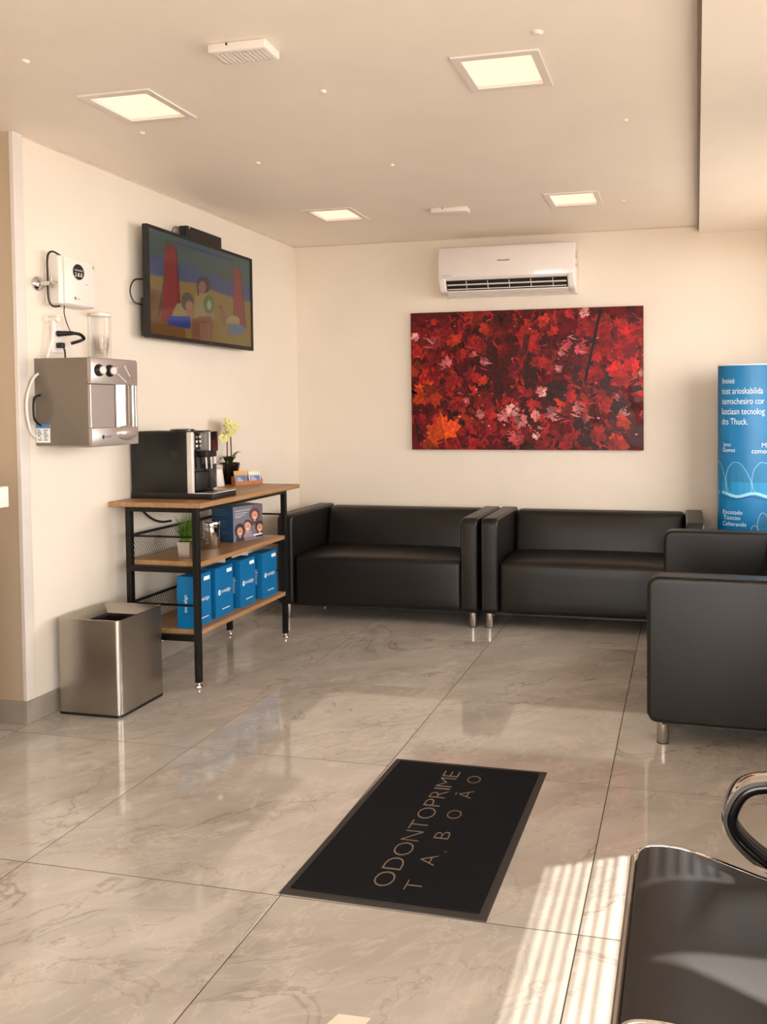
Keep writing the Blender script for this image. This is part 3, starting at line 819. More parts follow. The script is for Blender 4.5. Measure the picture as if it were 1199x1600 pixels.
# white water tap with hose
wt = thing('white_tap', 'small white plastic water tap on the wall above the dispenser', 'tap', (0.0, 3.272, 1.85))
obj('body', lathe([(0.018, 0), (0.018, 0.006), (0.010, 0.008), (0.010, 0.05), (0.013, 0.052), (0.013, 0.066), (0, 0.068)], (0, 3.272, 1.855), 'X'), M_white, wt)
obj('lever', box(0.045, 0.058, 3.262, 3.305, 1.868, 1.876, 0.003), M_white, wt)
obj('spout', cyl((0.04, 3.272, 1.80), (0.04, 3.272, 1.856), 0.009), M_white, wt)
obj('hose', tube(catmull([(0.04, 3.272, 1.81), (0.038, 3.262, 1.76), (0.032, 3.245, 1.70), (0.03, 3.238, 1.672)], 6), 0.006, 8), M_white, wt)
# socket plate and plugs
sk = thing('wall_socket', 'white double wall socket plate above the water dispenser', 'socket', (0.0, 3.33, 1.70))
obj('plate', box(0.0, 0.010, 3.290, 3.368, 1.702, 1.826, 0.003, 2), M_white, sk)
for z in (1.735, 1.790):
    obj('outlet', box(0.010, 0.012, 3.308, 3.350, z-0.018, z+0.018, 0.002, 1), M_white_gloss, sk)
pl = thing('power_adapter', 'black plug adapter in the upper socket hole', 'plug', (0.012, 3.33, 1.795))
obj('body', cyl((0.012, 3.325, 1.793), (0.075, 3.352, 1.796), 0.014, 0.010, 16), M_black, pl)
obj('cord', tube(catmull([(0.07, 3.35, 1.796), (0.095, 3.372, 1.792), (0.10, 3.392, 1.775), (0.085, 3.385, 1.762), (0.055, 3.36, 1.748)], 8), 0.008, 8), M_black_gloss, pl)
pl = thing('power_plug', 'black angled plug in the lower socket hole, cord running down', 'plug', (0.012, 3.33, 1.735))
obj('body', box(0.012, 0.046, 3.312, 3.336, 1.724, 1.750, 0.005, 2), M_black, pl)
obj('cord', tube(catmull([(0.036, 3.33, 1.735), (0.042, 3.335, 1.71), (0.042, 3.337, 1.672)], 6), 0.004, 8), M_black, pl)
# water dispenser
dy0, dy1, dz0, dz1, dxf = 3.190, 3.510, 1.262, 1.670, 0.302
wd = thing('water_dispenser', 'silver grey water dispenser fixed to the left wall', 'water dispenser', (0.0, 3.35, dz0))
obj('body', box(0.0, dxf-0.022, dy0, dy1-0.012, dz0+0.004, dz1-0.002, 0.004, 2), M_silver_side, wd)
# front shell: left flat panel, upper console, recessed bay with column, lower bowl
obj('control_panel', prism([(dxf-0.022, dz1), (dxf-0.004, dz1), (dxf, dz1-0.012), (dxf, dz1-0.122), (dxf-0.022, dz1-0.122)], dy0, dy1, 'xz', 0.004, 2), M_silver, wd)
obj('face_panel', box(dxf-0.022, dxf-0.004, dy0, dy0+0.155, dz0+0.085, dz1-0.124, 0.002, 1), M_silver, wd)
# concave bay as an arc
def arc_bay():
    bm = new_bm(); N = 14
    A, B = [], []
    for k in range(N+1):
        t = k/N; y = dy0+0.153+t*(dy1-dy0-0.158); x = dxf-0.006-0.075*math.sin(PI*t)
        A.append(bm.verts.new((x, y, dz0+0.06))); B.append(bm.verts.new((x, y, dz1-0.118)))
    for k in range(N): bm.faces.new((A[k], A[k+1], B[k+1], B[k]))
    return bm
obj('recess', arc_bay(), M_steel, wd, smooth=60)
obj('column', cyl((dxf-0.062, dy0+0.236, dz0+0.07), (dxf-0.062, dy0+0.236, dz1-0.12), 0.060, seg=40), M_steel, wd)
obj('side_rail', box(dxf-0.022, dxf-0.004, dy1-0.012, dy1, dz0+0.06, dz1-0.12, 0.003, 1), M_silver, wd)
obj('base_panel', box(dxf-0.022, dxf-0.001, dy0, dy1, dz0, dz0+0.085, 0.004, 2), M_silver, wd)
bm = new_bm(); bmesh.ops.create_uvsphere(bm, u_segments=24, v_segments=14, radius=1.0)
for v in bm.verts: v.co = Vector((dxf-0.004+v.co.x*0.024, dy0+0.235+v.co.y*0.072, dz0+0.056+v.co.z*0.036))
obj('drip_bowl', bm, M_silver, wd)
for y in (dy0+0.050, dy0+0.120):
    k = obj('knob', lathe([(0.028, dxf-0.001), (0.028, dxf+0.006), (0.024, dxf+0.012), (0.021, dxf+0.020)], (0, y, 1.611), 'X', 28), M_black, wd)
    obj('knob_cap', lathe([(0.0185, dxf+0.018), (0.0185, dxf+0.026), (0.016, dxf+0.029), (0, dxf+0.029)], (0, y, 1.611), 'X', 28), M_alu, k)
obj('indicator', cyl((dxf, dy0+0.172, 1.628), (dxf+0.002, dy0+0.172, 1.628), 0.0035, seg=10), M_white_gloss, wd)
bm = new_bm(); add_box(bm, dxf-0.001, dxf+0.0025, dy0+0.16, dy0+0.162, 1.555, 1.60)
bm = new_bm()
add_tube(bm, [(dxf+0.0005, dy0+0.225, 1.64), (dxf+0.0005, dy0+0.262, 1.59)], 0.003, 6); add_tube(bm, [(dxf+0.0005, dy0+0.175, 1.60), (dxf+0.0005, dy0+0.235, 1.562)], 0.003, 6)
obj('embossed_stripe', bm, M_alu, wd)
obj('logo', text_bm('BRASTEMP', 0.012, lambda u, v: (dxf-0.0004, dy0+0.085+u, dz0+0.038+v), width=0.75), M_ink_dark, wd, smooth=0)
bm = new_bm(); bm = prism(ell(dy0+0.072, dz0+0.042, 0.008, 0.010, 16), dxf-0.002, dxf-0.0004, 'yz')
obj('logo', bm, M_ink_dark, wd, smooth=0)
lbm = obj('energy_label', box(0.004, 0.079, dy0-0.0008, dy0, dz0+0.018, dz0+0.103), M_ink_white, wd, smooth=0)
prt = [([(0, .066), (.075, .066), (.075, .085), (0, .085)], (84, 132, 176))]
for r in range(6):
    for c in range(2):
        z = .010+r*.009; x0 = .008+c*.034
        prt.append(([(x0, z), (x0+.024-.004*((r+c) % 3), z), (x0+.024-.004*((r+c) % 3), z+.0045), (x0, z+.0045)], (120, 118, 116)))
prints('label_print', prt, lambda u, v, k: (0.004+u, dy0-0.0008-k, dz0+0.018+v), M_print, lbm)
obj('water_hose', tube(catmull([(0.02, 3.20, 1.60), (0.02, 3.165, 1.575), (0.02, 3.128, 1.50), (0.02, 3.122, 1.42), (0.02, 3.145, 1.33), (0.02, 3.20, 1.295)], 10), 0.006, 8), M_white, wd)
obj('power_hose', tube(catmull([(0.03, 3.205, 1.500), (0.03, 3.172, 1.495), (0.03, 3.152, 1.475), (0.03, 3.150, 1.40), (0.03, 3.170, 1.370), (0.03, 3.205, 1.352)], 8), 0.005, 8), M_black, wd)
obj('underside_tray', box(0.08, dxf-0.07, dy0+0.05, dy1-0.04, dz0-0.006, dz0+0.004), M_silver, wd, smooth=0)
# cup dispenser tube
ct = thing('cup_tube', 'clear upright cup holder tube with white cap on the wall', 'cup holder', (0.0, 3.56, 1.69))
obj('tube_wall', lathe([(0.042, 1.672), (0.044, 1.68), (0.046, 1.90), (0.0465, 1.902)], (0.062, 3.560, 0), 'Z', 32), M_clear, ct)
obj('cap', lathe([(0.0475, 1.898), (0.0475, 1.912), (0.040, 1.918), (0, 1.918)], (0.062, 3.560, 0), 'Z', 32), M_white, ct)
obj('wall_clip', box(0.0, 0.016, 3.54, 3.58, 1.70, 1.90, 0.003), M_white, ct)
for k in range(4):
    z = 1.685+k*0.014
    tag(obj('plastic_cup', lathe([(0.026, z), (0.036, z+0.075), (0.039, z+0.078), (0.035, z+0.076), (0.025, z+0.002)], (0.062, 3.560, 0), 'Z', 20), M_clear), 'clear plastic cup stacked inside the wall tube', 'cup', 'cups in the wall tube')

# ================================================================== WASTE BIN
bx0, bx1, by0, by1, bh = 0.043, 0.376, 3.238, 3.565, 0.455
wb = thing('waste_bin', 'square brushed steel waste bin on the floor by the left wall', 'waste bin', ((bx0+bx1)/2, (by0+by1)/2, 0))
def rrect(x0, x1, y0, y1, r, n=6):
    out = []
    for cx, cy, a in ((x1-r, y1-r, 0), (x0+r, y1-r, PI/2), (x0+r, y0+r, PI), (x1-r, y0+r, 1.5*PI)):
        for k in range(n+1):
            t = a+PI/2*k/n; out.append((cx+r*math.cos(t), cy+r*math.sin(t)))
    return out
def loft(rings, capends=(True, True)):
    bm = new_bm(); R = [[bm.verts.new(p) for p in r] for r in rings]; n = len(R[0])
    for A, B in zip(R, R[1:]):
        for i in range(n): bm.faces.new((A[i], A[(i+1) % n], B[(i+1) % n], B[i]))
    if capends[0]: bm.faces.new(R[0][::-1])
    if capends[1]: bm.faces.new(R[-1])
    return bm
def rr3(x0, x1, y0, y1, r, z): return [(x, y, z) for x, y in rrect(x0, x1, y0, y1, r)]
obj('shell', loft([rr3(bx0, bx1, by0, by1, .022, .012), rr3(bx0, bx1, by0, by1, .022, bh-.012)], (True, False)), M_steel_bin, wb, smooth=30)
obj('base_ring', loft([rr3(bx0-.001, bx1+.001, by0-.001, by1+.001, .023, 0), rr3(bx0-.001, bx1+.001, by0-.001, by1+.001, .023, .012)]), M_black, wb, smooth=30)
ix0, ix1, iy0, iy1 = bx0+.072, bx1-.060, by0+.060, by1-.072
obj('rim', loft([rr3(bx0, bx1, by0, by1, .022, bh-.012), rr3(bx0, bx1, by0, by1, .022, bh-.002), rr3(bx0+.003, bx1-.003, by0+.003, by1-.003, .02, bh),
                 rr3(bx0+.006, bx1-.006, by0+.006, by1-.006, .018, bh-.001), rr3(ix0, ix1, iy0, iy1, .004, bh-.036), rr3(ix0, ix1, iy0, iy1, .004, bh-.05)], (False, False)), M_steel_bin, wb, smooth=25)
obj('liner', loft([rr3(ix0, ix1, iy0, iy1, .004, bh-.05), rr3(ix0+.004, ix1-.004, iy0+.004, iy1-.004, .004, bh-.22)], (False, True)), M_black, wb, smooth=30)

# ================================================================== CONSOLE RACK
rk = thing('console_rack', 'black metal rack with oak top and two oak shelves against the left wall', 'rack', (0.27, 4.19, 0))
LX, LY = (0.10, 0.487), (3.690, 4.615)
hw = 0.0145
obj('top_board', box(0.004, 0.540, 3.655, 4.730, 0.928, 0.953, 0.0015, 1), M_wood, rk, smooth=0)
SH = (0.645, 0.293)
for z in SH:
    obj('shelf_board', box(LX[0]-0.01, LX[1]+0.012, LY[0]+hw+0.001, LY[1]-hw-0.001, z-0.024, z, 0.0015, 1), M_wood, rk, smooth=0)
for x in LX:
    for y in LY:
        lg = obj('leg', box(x-hw, x+hw, y-hw, y+hw, 0.028, 0.928, 0.001, 1), M_blackmetal, rk, smooth=0)
        obj('foot', lathe([(0.016, 0.0), (0.018, 0.004), (0.016, 0.010), (0.006, 0.012), (0.006, 0.030)], (x, y, 0), 'Z', 20), M_chrome, lg)
def rail(name, *b): obj(name, box(*b), M_blackmetal, rk, smooth=0)
for y in LY:
    rail('end_rail', LX[0]+hw, LX[1]-hw, y-hw, y+hw, 0.902, 0.928)
    for z in SH:
        rail('end_rail', LX[0]+hw, LX[1]-hw, y-hw, y+hw, z-0.054, z-0.0245)
        rail('guard_rod', LX[0]+hw, LX[1]-hw, y-0.005, y+0.005, z+0.124, z+0.134)
for x in LX:
    rail('long_rail', x-hw, x+hw, LY[0]+hw, LY[1]-hw, 0.905, 0.928)
for z in SH:
    rail('mesh_bar', LX[0]-0.006, LX[0]+0.006, LY[0]+hw, LY[1]-hw, z+0.124, z+0.136)
    bm = new_bm(); y0, y1, h = LY[0]+hw, LY[1]-hw, 0.124
    st = 0.017; n = int((y1-y0)/st)
    for k in range(-12, n+1):
        for s in (1, -1):
            ya, yb = y0+k*st, y0+k*st+h*0.62
            za, zb = (z, z+h) if s == 1 else (z+h, z)
            if ya < y0: za += (zb-za)*(y0-ya)/(yb-ya); ya = y0
            if yb > y1:
                if ya >= y1: continue
                zb = za+(zb-za)*(y1-ya)/(yb-ya); yb = y1
            if yb-ya < 0.004: continue
            d = Vector((0, yb-ya, zb-za)).normalized(); nrm = Vector((0, -d.z, d.y))*0.0008; xx = Vector((0.0007, 0, 0))
            a, b = Vector((LX[0]+s*0.0008, ya, za)), Vector((LX[0]+s*0.0008, yb, zb))
            vs = [bm.verts.new(p) for p in (a-nrm-xx, a+nrm-xx, a+nrm+xx, a-nrm+xx, b-nrm-xx, b+nrm-xx, b+nrm+xx, b-nrm+xx)]
            for f in ((0, 1, 5, 4), (1, 2, 6, 5), (2, 3, 7, 6), (3, 0, 4, 7)): bm.faces.new([vs[i] for i in f])
    obj('wire_mesh', bm, M_blackmetal, rk, smooth=0, kind='stuff')

# ---- coffee machine
ZT = 0.953
cm = thing('coffee_machine', 'black automatic coffee machine with chrome edges on the oak rack top', 'coffee machine', (0.22, 3.95, ZT))
cy0, cy1 = 3.822, 4.050
obj('body', box(0.016, 0.352, cy0, cy1, ZT+0.012, 1.306, 0.005, 2), M_black, cm)
obj('base', box(0.014, 0.352, cy0-0.002, cy1+0.002, ZT, ZT+0.034, 0.003, 2), M_black, cm)
for (xa, za, nn) in ((0.098, 1.20, 6), (0.098, 1.255, 6), (0.262, 1.185, 6)):
    for k in range(nn):
        o = obj('vent_slot', box(xa+k*0.0075, xa+k*0.0075+0.0038, cy0-0.0008, cy0+0.002, za-0.028, za+0.028), M_black_gloss, cm, smooth=0)
obj('lid', box(0.03, 0.36, cy0+0.012, cy1-0.012, 1.306, 1.313, 0.003, 2), M_black, cm)
obj('hopper_lid', lathe([(0.065, 1.312), (0.064, 1.320), (0.055, 1.324), (0, 1.325)], (0.25, 3.94, 0), 'Z', 24), M_black_gloss, cm)
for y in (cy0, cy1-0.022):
    obj('chrome_strip', box(0.352, 0.384, y, y+0.022, ZT+0.030, 1.309, 0.004, 2), M_alu, cm)  # bright reflection on the chrome put into a paler, less metallic material
obj('front_core', box(0.352, 0.372, cy0+0.022, cy1-0.022, ZT+0.030, 1.305), M_black_gloss, cm, smooth=0)
obj('button_panel', box(0.372, 0.384, cy0+0.024, cy1-0.024, 1.212, 1.302, 0.002, 1), M_black_gloss, cm)
for r in range(3):
    for c in (0, 1, 3, 4):
        y = cy0+0.042+c*0.030; z = 1.282-r*0.024
        obj('button', cyl((0.384, y, z), (0.388, y, z), 0.0075, seg=14), M_steel if (r+c) % 3 == 0 else M_alu, cm)
sc2 = obj('display_pillar', box(0.372, 0.412, cy1-0.098, cy1-0.024, 1.200, 1.309, 0.004, 2), M_black_gloss, cm)
obj('display_trim', box(0.372, 0.4135, cy1-0.108, cy1-0.098, 1.198, 1.309, 0.002, 1), M_steel, sc2)
obj('display_glass', box(0.412, 0.4135, cy1-0.088, cy1-0.032, 1.205, 1.262), mat('dark_red_glass', lin((70, 24, 24)), 0.1), sc2, smooth=0)
obj('brew_head', box(0.372, 0.425, cy0+0.07, cy1-0.060, 1.172, 1.206, 0.004, 2), M_black, cm)
for y in (3.915, 3.962):
    obj('spout', cyl((0.405, y, 1.172), (0.405, y+0.006, 1.108), 0.0075, 0.006, 14), M_steel, cm)
obj('grounds_drawer', box(0.372, 0.392, cy0+0.026, cy1-0.070, ZT+0.045, 1.095, 0.004, 2), M_black, cm)
obj('water_tank', box(0.372, 0.400, cy1-0.078, cy1-0.024, ZT+0.045, 1.13, 0.003, 2), mat('smoky_tank', lin((56, 52, 52)), 0.15), cm)
tr = obj('drip_tray', box(0.352, 0.502, cy0+0.000, cy1-0.000, ZT, ZT+0.030, 0.005, 2), M_black, cm)
bm = new_bm()
for (a, b, c, d) in ((0.384, 0.502, cy0, cy0+0.008), (0.384, 0.502, cy1-0.008, cy1), (0.494, 0.502, cy0, cy1)):
    add_box(bm, a, b, c, d, ZT+0.030, ZT+0.0345, 0.001, 1)
obj('tray_trim', bm, M_alu, tr)  # paler material carries the reflection on this chrome line too
bm = new_bm()
for k in range(12): add_box(bm, 0.395+k*0.0082, 0.399+k*0.0082, cy0+0.012, cy1-0.012, ZT+0.030, ZT+0.033)
obj('drip_grid', bm, M_steel, tr, smooth=0)
# ---- power cable hanging behind rack
tag(obj('power_cable', tube(catmull([(0.012, 3.90, 0.90), (0.014, 3.93, 0.86), (0.014, 4.0, 0.815), (0.014, 4.08, 0.79), (0.014, 4.16, 0.785)], 8), 0.006, 8), M_black), 'black power cable drooping along the wall under the oak rack top', 'cable')

# ---- white tapered canister with clear rim
cn = thing('sugar_dispenser', 'white tapered dispenser with grey rim beside the coffee machine', 'dispenser', (0.085, 4.525, ZT))
obj('body', lathe([(0.045, ZT), (0.046, ZT+0.004), (0.034, ZT+0.108), (0, ZT+0.108)], (0.085, 4.525, 0)), M_white, cn)
obj('rim', lathe([(0.036, ZT+0.106), (0.038, ZT+0.112), (0.036, ZT+0.130), (0.020, ZT+0.137), (0, ZT+0.137)], (0.085, 4.525, 0)), mat('clear_grey_lid', lin((190, 180, 170)), 0.15), cn)

# ---- orchid
oc = thing('orchid', 'yellow-green orchid in a glossy black pot on the oak rack top', 'potted plant', (0.10, 4.66, ZT))
OX, OY = 0.078, 4.680
obj('pot', lathe([(0.036, ZT), (0.040, ZT+0.006), (0.058, ZT+0.085), (0.066, ZT+0.13), (0.064, ZT+0.134), (0.058, ZT+0.128), (0.054, ZT+0.115), (0, ZT+0.112)], (OX, OY, 0)), M_black_gloss, oc)
obj('bark', lathe([(0.055, ZT+0.113), (0.03, ZT+0.120), (0, ZT+0.122)], (OX, OY, 0), 'Z', 14), mat('orchid_bark', lin((70, 50, 36)), 0.9, var=0.4, scale=90), oc)
M_leafg = mat('orchid_leaf', lin((44, 62, 34)), 0.35, var=0.2)
def blade(base, tip, side, w, lift):
    bm = new_bm(); base, tip, side = Vector(base), Vector(tip), Vector(side).normalized(); N = 7; R = []
    for k in range(N+1):
        t = k/N; p = base.lerp(tip, t)+Vector((0, 0, lift*math.sin(PI*t)))
        ww = w*math.sin(PI*min(1, 0.12+0.88*t))**0.7 if t < 1 else 0.001
        R.append([bm.verts.new(p-side*ww), bm.verts.new(p-Vector((0, 0, 0.004))), bm.verts.new(p+side*ww)])
    for A, B in zip(R, R[1:]):
        bm.faces.new((A[0], A[1], B[1], B[0])); bm.faces.new((A[1], A[2], B[2], B[1]))
    return bm
for (dx, dy, dz, w) in ((0.02, -0.085, 0.055, 0.026), (0.05, 0.055, 0.085, 0.030), (-0.03, -0.06, 0.04, 0.02), (-0.04, 0.06, 0.05, 0.022), (0.06, -0.03, 0.05, 0.022)):
    d = Vector((dx, dy, 0)); obj('leaf', blade((OX, OY, ZT+0.118), (OX+dx, OY+dy, ZT+0.118+dz), (-dy, dx, 0), w, 0.03), M_leafg, oc, smooth=60)
M_stem = mat('orchid_stem', lin((96, 74, 52)), 0.6)
s1 = catmull([(OX, OY-0.02, ZT+0.115), (OX, OY-0.022, 1.16), (OX+0.004, OY-0.02, 1.26), (OX+0.012, OY+0.02, 1.33), (OX+0.02, OY+0.055, 1.345)], 8)
obj('stem', tube(s1, 0.0045, 6), M_stem, oc)
obj('stake', cyl((OX, OY+0.028, ZT+0.115), (OX, OY+0.020, 1.27), 0.0045, seg=8), M_stem, oc)
M_petal = mat('orchid_petal', lin((214, 208, 138)), 0.5, var=0.12, scale=60)
prng = random.Random(5)
for k, (y, z, s) in enumerate(((4.600, 1.345, .036), (4.585, 1.305, .036), (4.625, 1.30, .034), (4.585, 1.250, .036), (4.66, 1.335, .034), (4.70, 1.325, .036), (4.675, 1.285, .032), (4.64, 1.262, .030), (4.61, 1.275, .030), (4.69, 1.30, .028), (4.62, 1.355, .026))):
    bm = new_bm(); c = Vector((OX+0.02+prng.uniform(-.02, .02), y, z))
    n = Vector((1, prng.uniform(-.7, .5), prng.uniform(-.3, .5))).normalized(); a = n.orthogonal().normalized(); b = n.cross(a); off = prng.uniform(0, 6)
    for p in range(5):
        t = off+p*2*PI/5; d = a*math.cos(t)+b*math.sin(t); e = n.cross(d)
        w = s*(0.52 if p % 2 else 0.40)
        P = [c, c+d*s*.45+e*w+n*.004, c+d*s*.85+e*w*.7+n*.006, c+d*s+n*.003, c+d*s*.85-e*w*.7+n*.006, c+d*s*.45-e*w+n*.004]
        vs = [bm.verts.new(q) for q in P]; mid = bm.verts.new(c+d*s*.55+n*.009)
        for i in range(6): bm.faces.new((vs[i], vs[(i+1) % 6], mid))
    f = obj('flower', bm, M_petal, oc, smooth=60)
    bm = new_bm(); bmesh.ops.create_icosphere(bm, subdivisions=1, radius=s*.18); bm.transform(Matrix.Translation(c+n*.010))
    obj('lip', bm, mat('orchid_lip', lin((214, 190, 150)), 0.5), f)

# ---- tea sachet box
def tea():
    ang = math.atan2(4.701-4.556, 0.300-0.193)      # front edge runs from near-left to far-right
    t = thing('tea_box', 'small wooden tea box holding sachets on the oak rack top', 'tea box', (0.193, 4.556, ZT), ang-0.0)
    return t, ang
tbx, tang = tea()
# local frame: +x along the front edge, +y away from the room (towards the wall)
TWd, TD = 0.180, 0.062
M_teawood = wood_mat('tea_box_wood', lin((150, 88, 40)), lin((186, 118, 62)), 0.5, 0)
obj('floor_board', box(0, TWd, 0, TD, 0, 0.004), M_teawood, tbx, local=True, smooth=0)
obj('front_board', box(0, TWd, 0, 0.004, 0.004, 0.026), M_teawood, tbx, local=True, smooth=0)
obj('back_board', box(0, TWd, TD-0.004, TD, 0.004, 0.055), M_teawood, tbx, local=True, smooth=0)
for x in (0.0, TWd/2-0.002, TWd-0.004):
    obj('side_board', prism([(0.004, 0.004), (TD-0.004, 0.004), (TD-0.004, 0.055), (0.03, 0.050), (0.004, 0.026)], x, x+0.004, 'yz'), M_teawood, tbx, local=True, smooth=0)
MI = WM[tbx.name]
def sachet(x, y, hgt, cols, lb, marks):
    s = thing('tea_sachet', lb, 'sachet', MI @ Vector((x, y, 0.0045)), tang, 'sachets in the tea box')
    m0 = mat('sachet_%d_%d_%d' % cols, lin(cols), 0.4)
    p = obj('packet', prism([(0, 0), (0.004, 0), (0.004+0.012, hgt), (0.012, hgt)], 0.0, 0.076, 'yz'), m0, s, local=True, smooth=0)
    if marks:
        S2 = [([(0.006, .016), (.070, .016), (.070, .052), (.006, .052)], (70, 92, 132))]
        for k in range(3): S2.append(([(0.012, .022+k*.009), (.050-k*.008, .022+k*.009), (.050-k*.008, .026+k*.009), (.012, .026+k*.009)], (196, 206, 220)))
        prints('printed_face', S2, lambda u, v, k: tuple(WM[s.name] @ Vector((u, 0.012*v/hgt-0.0006-k, v))), M_print, p)
    return s
sachet(0.007, 0.010, 0.060, (120, 128, 150), 'blue-faced sachet at the front left of the tea box', True)
sachet(0.097, 0.010, 0.062, (206, 198, 200), 'pale sachet with blue face at the front right of the tea box', True)
for k in range(2):
    sachet(0.007, 0.022+k*0.007, 0.078+k*0.006, (216, 150, 50), 'orange tea sachet directly behind the blue-faced front left one' if k < 1 else 'orange tea sachet at the back left of the tea box', False)
    sachet(0.097, 0.022+k*0.007, 0.074+k*0.008, (216, 206, 190) if k < 1 else (196, 186, 130), 'pale tea sachet standing behind the right front one' if k < 1 else 'yellowish tea sachet at the back right of the tea box', False)

# ---- shelf two: grass pot, tin, photo box
Z2 = SH[0]
gp = thing('grass_pot', 'tuft of green grass in a small square steel pot on the middle shelf', 'potted plant', (0.365, 3.795, Z2))
obj('pot', loft([[(0.365+sx*.030, 3.795+sy*.030, Z2) for sx, sy in ((-1, -1), (1, -1), (1, 1), (-1, 1))], [(0.365+sx*.037, 3.795+sy*.037, Z2+0.090) for sx, sy in ((-1, -1), (1, -1), (1, 1), (-1, 1))]]), M_steel, gp, smooth=0)
obj('soil', box(0.333, 0.397, 3.763, 3.827, Z2+0.088, Z2+0.094), mat('dark_soil', lin((30, 28, 20)), 0.95), gp, smooth=0)
bm = new_bm(); grng = random.Random(3)
for k in range(230):
    a = grng.uniform(0, 6.28); r = grng.uniform(0, .032); p = Vector((0.365+r*math.cos(a), 3.795+r*math.sin(a), Z2+0.092))
    ln = grng.uniform(.07, .155); out = grng.uniform(.01, .09); a2 = a+grng.uniform(-.7, .7); sd = Vector((-math.sin(a2), math.cos(a2), 0))*0.0034
    pts = [p+Vector((math.cos(a2)*out*t*t, math.sin(a2)*out*t*t, ln*t-0.03*out/.075*t*t)) for t in (0, .35, .7, 1)]
    R = [(bm.verts.new(q-sd*(1-i*.3)), bm.verts.new(q+sd*(1-i*.3))) for i, q in enumerate(pts)]
    for A, B in zip(R, R[1:]): bm.faces.new((A[0], A[1], B[1], B[0]))
obj('grass_blades', bm, mat('grass_green', lin((86, 122, 36)), 0.5, var=0.4, scale=60), gp, kind='stuff')
tn = thing('steel_tin', 'shiny cylindrical steel tin with lid on the middle shelf', 'tin', (0.312, 4.100, Z2))
obj('body', lathe([(0.044, Z2), (0.046, Z2+0.003), (0.046, Z2+0.125), (0.044, Z2+0.127)], (0.312, 4.100, 0), 'Z', 36), M_chrome, tn)
obj('lid', lathe([(0.048, Z2+0.124), (0.049, Z2+0.128), (0.049, Z2+0.148), (0.046, Z2+0.153), (0, Z2+0.153)], (0.312, 4.100, 0), 'Z', 36), M_chrome, tn)
bm = new_bm()
for k in range(5):
    for r in range(4):
        a = -1.9+k*0.13; z = Z2+0.03+r*0.02
        add_box(bm, 0, 0.0006, -0.0022, 0.0022, 0, 0.014)
        for v in bm.verts[-8:]:
            v.co = Matrix.Translation((0.312, 4.10, z)) @ Matrix.Rotation(a, 4, 'Z') @ (v.co+Vector((0.0459, 0, 0)))
obj('printed_bars', bm, M_ink_grey, tn, smooth=0)
ph_a = math.atan2(4.491-4.287, 0.411-0.336)
ph = thing('photo_box', 'blue display box printed with four smiling faces on the middle shelf', 'box', (0.336, 4.287, Z2), ph_a)
PWW, PHH, PDD = 0.217, 0.209, 0.195
obj('carton', box(0, PWW, 0, PDD, 0, PHH, 0.0015, 1), mat('navy_card', lin((26, 74, 118)), 0.4), ph, local=True, smooth=0)
PM = WM[ph.name]
S3 = []
def pq(x, y): return ((x-455)/(1075-455)*PWW, (1-(y-270+(x-455)*0.07)/(1015-270))*PHH)
def ph_poly(pts, col): S3.append(([(max(0, min(PWW, a)), max(0, min(PHH, b))) for a, b in [pq(*p) for p in pts]], col))
ph_poly([(440, 200), (1100, 200), (1100, 1050), (440, 1080)], (112, 108, 120))
ph_poly([(850, 200), (1100, 200), (1100, 620), (900, 620)], (96, 84, 96))
for (x0, x1, y) in ((495, 800, 365), (500, 750, 420), (500, 700, 465), (500, 620, 500)):
    ph_poly([(x0, y-9), (x1, y-9-0.1*(x1-x0)), (x1, y+9-0.1*(x1-x0)), (x0, y+9)], (176, 176, 188))
def face(cx, cy, rx, ry, hair, skin, hx, hy, cloth):
    ph_poly([(cx-rx*1.5, cy+ry*2.2), (cx-rx*1.0, cy+ry*.9), (cx+rx*1.0, cy+ry*.9), (cx+rx*1.6, cy+ry*2.2)], cloth)
    ph_poly(ell(cx, cy-ry*.25, rx*hx, ry*hy, 20), hair)
    ph_poly([(cx-rx*.3, cy+ry*.5), (cx+rx*.3, cy+ry*.5), (cx+rx*.35, cy+ry*1.35), (cx-rx*.35, cy+ry*1.35)], skin)
    ph_poly(ell(cx, cy, rx, ry, 20), skin)
    ph_poly(ell(cx-rx*.36, cy-ry*.15, rx*.17, ry*.08, 10), (50, 32, 28)); ph_poly(ell(cx+rx*.36, cy-ry*.15, rx*.17, ry*.08, 10), (50, 32, 28))
    ph_poly([(cx-rx*.08, cy-ry*.05), (cx+rx*.08, cy-ry*.05), (cx+rx*.16, cy+ry*.25), (cx-rx*.16, cy+ry*.25)], tuple(int(c*.84) for c in skin))
    ph_poly(ell(cx, cy+ry*.42, rx*.42, ry*.20, 12, PI*0.0, PI), (236, 226, 216))
face(905, 470, 66, 92, (84, 40, 36), (206, 142, 118), 1.75, 1.5, (74, 52, 56))
face(750, 700, 72, 100, (46, 32, 30), (206, 150, 124), 1.25, 1.25, (150, 132, 138))
face(1010, 745, 62, 88, (36, 26, 26), (196, 134, 108), 1.6, 1.5, (34, 28, 30))
face(590, 795, 62, 95, (34, 26, 30), (200, 142, 118), 1.75, 1.6, (44, 36, 44))
ph_poly([(870, 880), (1060, 858), (1062, 886), (872, 912)], (232, 228, 226))
prints('photo_print', S3, lambda u, v, k: tuple(PM @ Vector((u, -0.0002-k, v))), M_print, ph, dz=0.00002)
S4 = []
for k, (a, b, z) in enumerate(((.02, .12, .185), (.02, .15, .17), (.03, .13, .155), (.06, .14, .12), (.06, .13, .108), (.06, .14, .096), (.06, .12, .084), (.09, .14, .05))):
    S4.append(([(a, z), (b, z), (b, z+.005), (a, z+.005)], (70, 112, 150)))
prints('side_print', S4, lambda u, v, k: tuple(PM @ Vector((-0.0002-k, PDD-u, v))), M_print, ph)['kind'] = 'stuff'

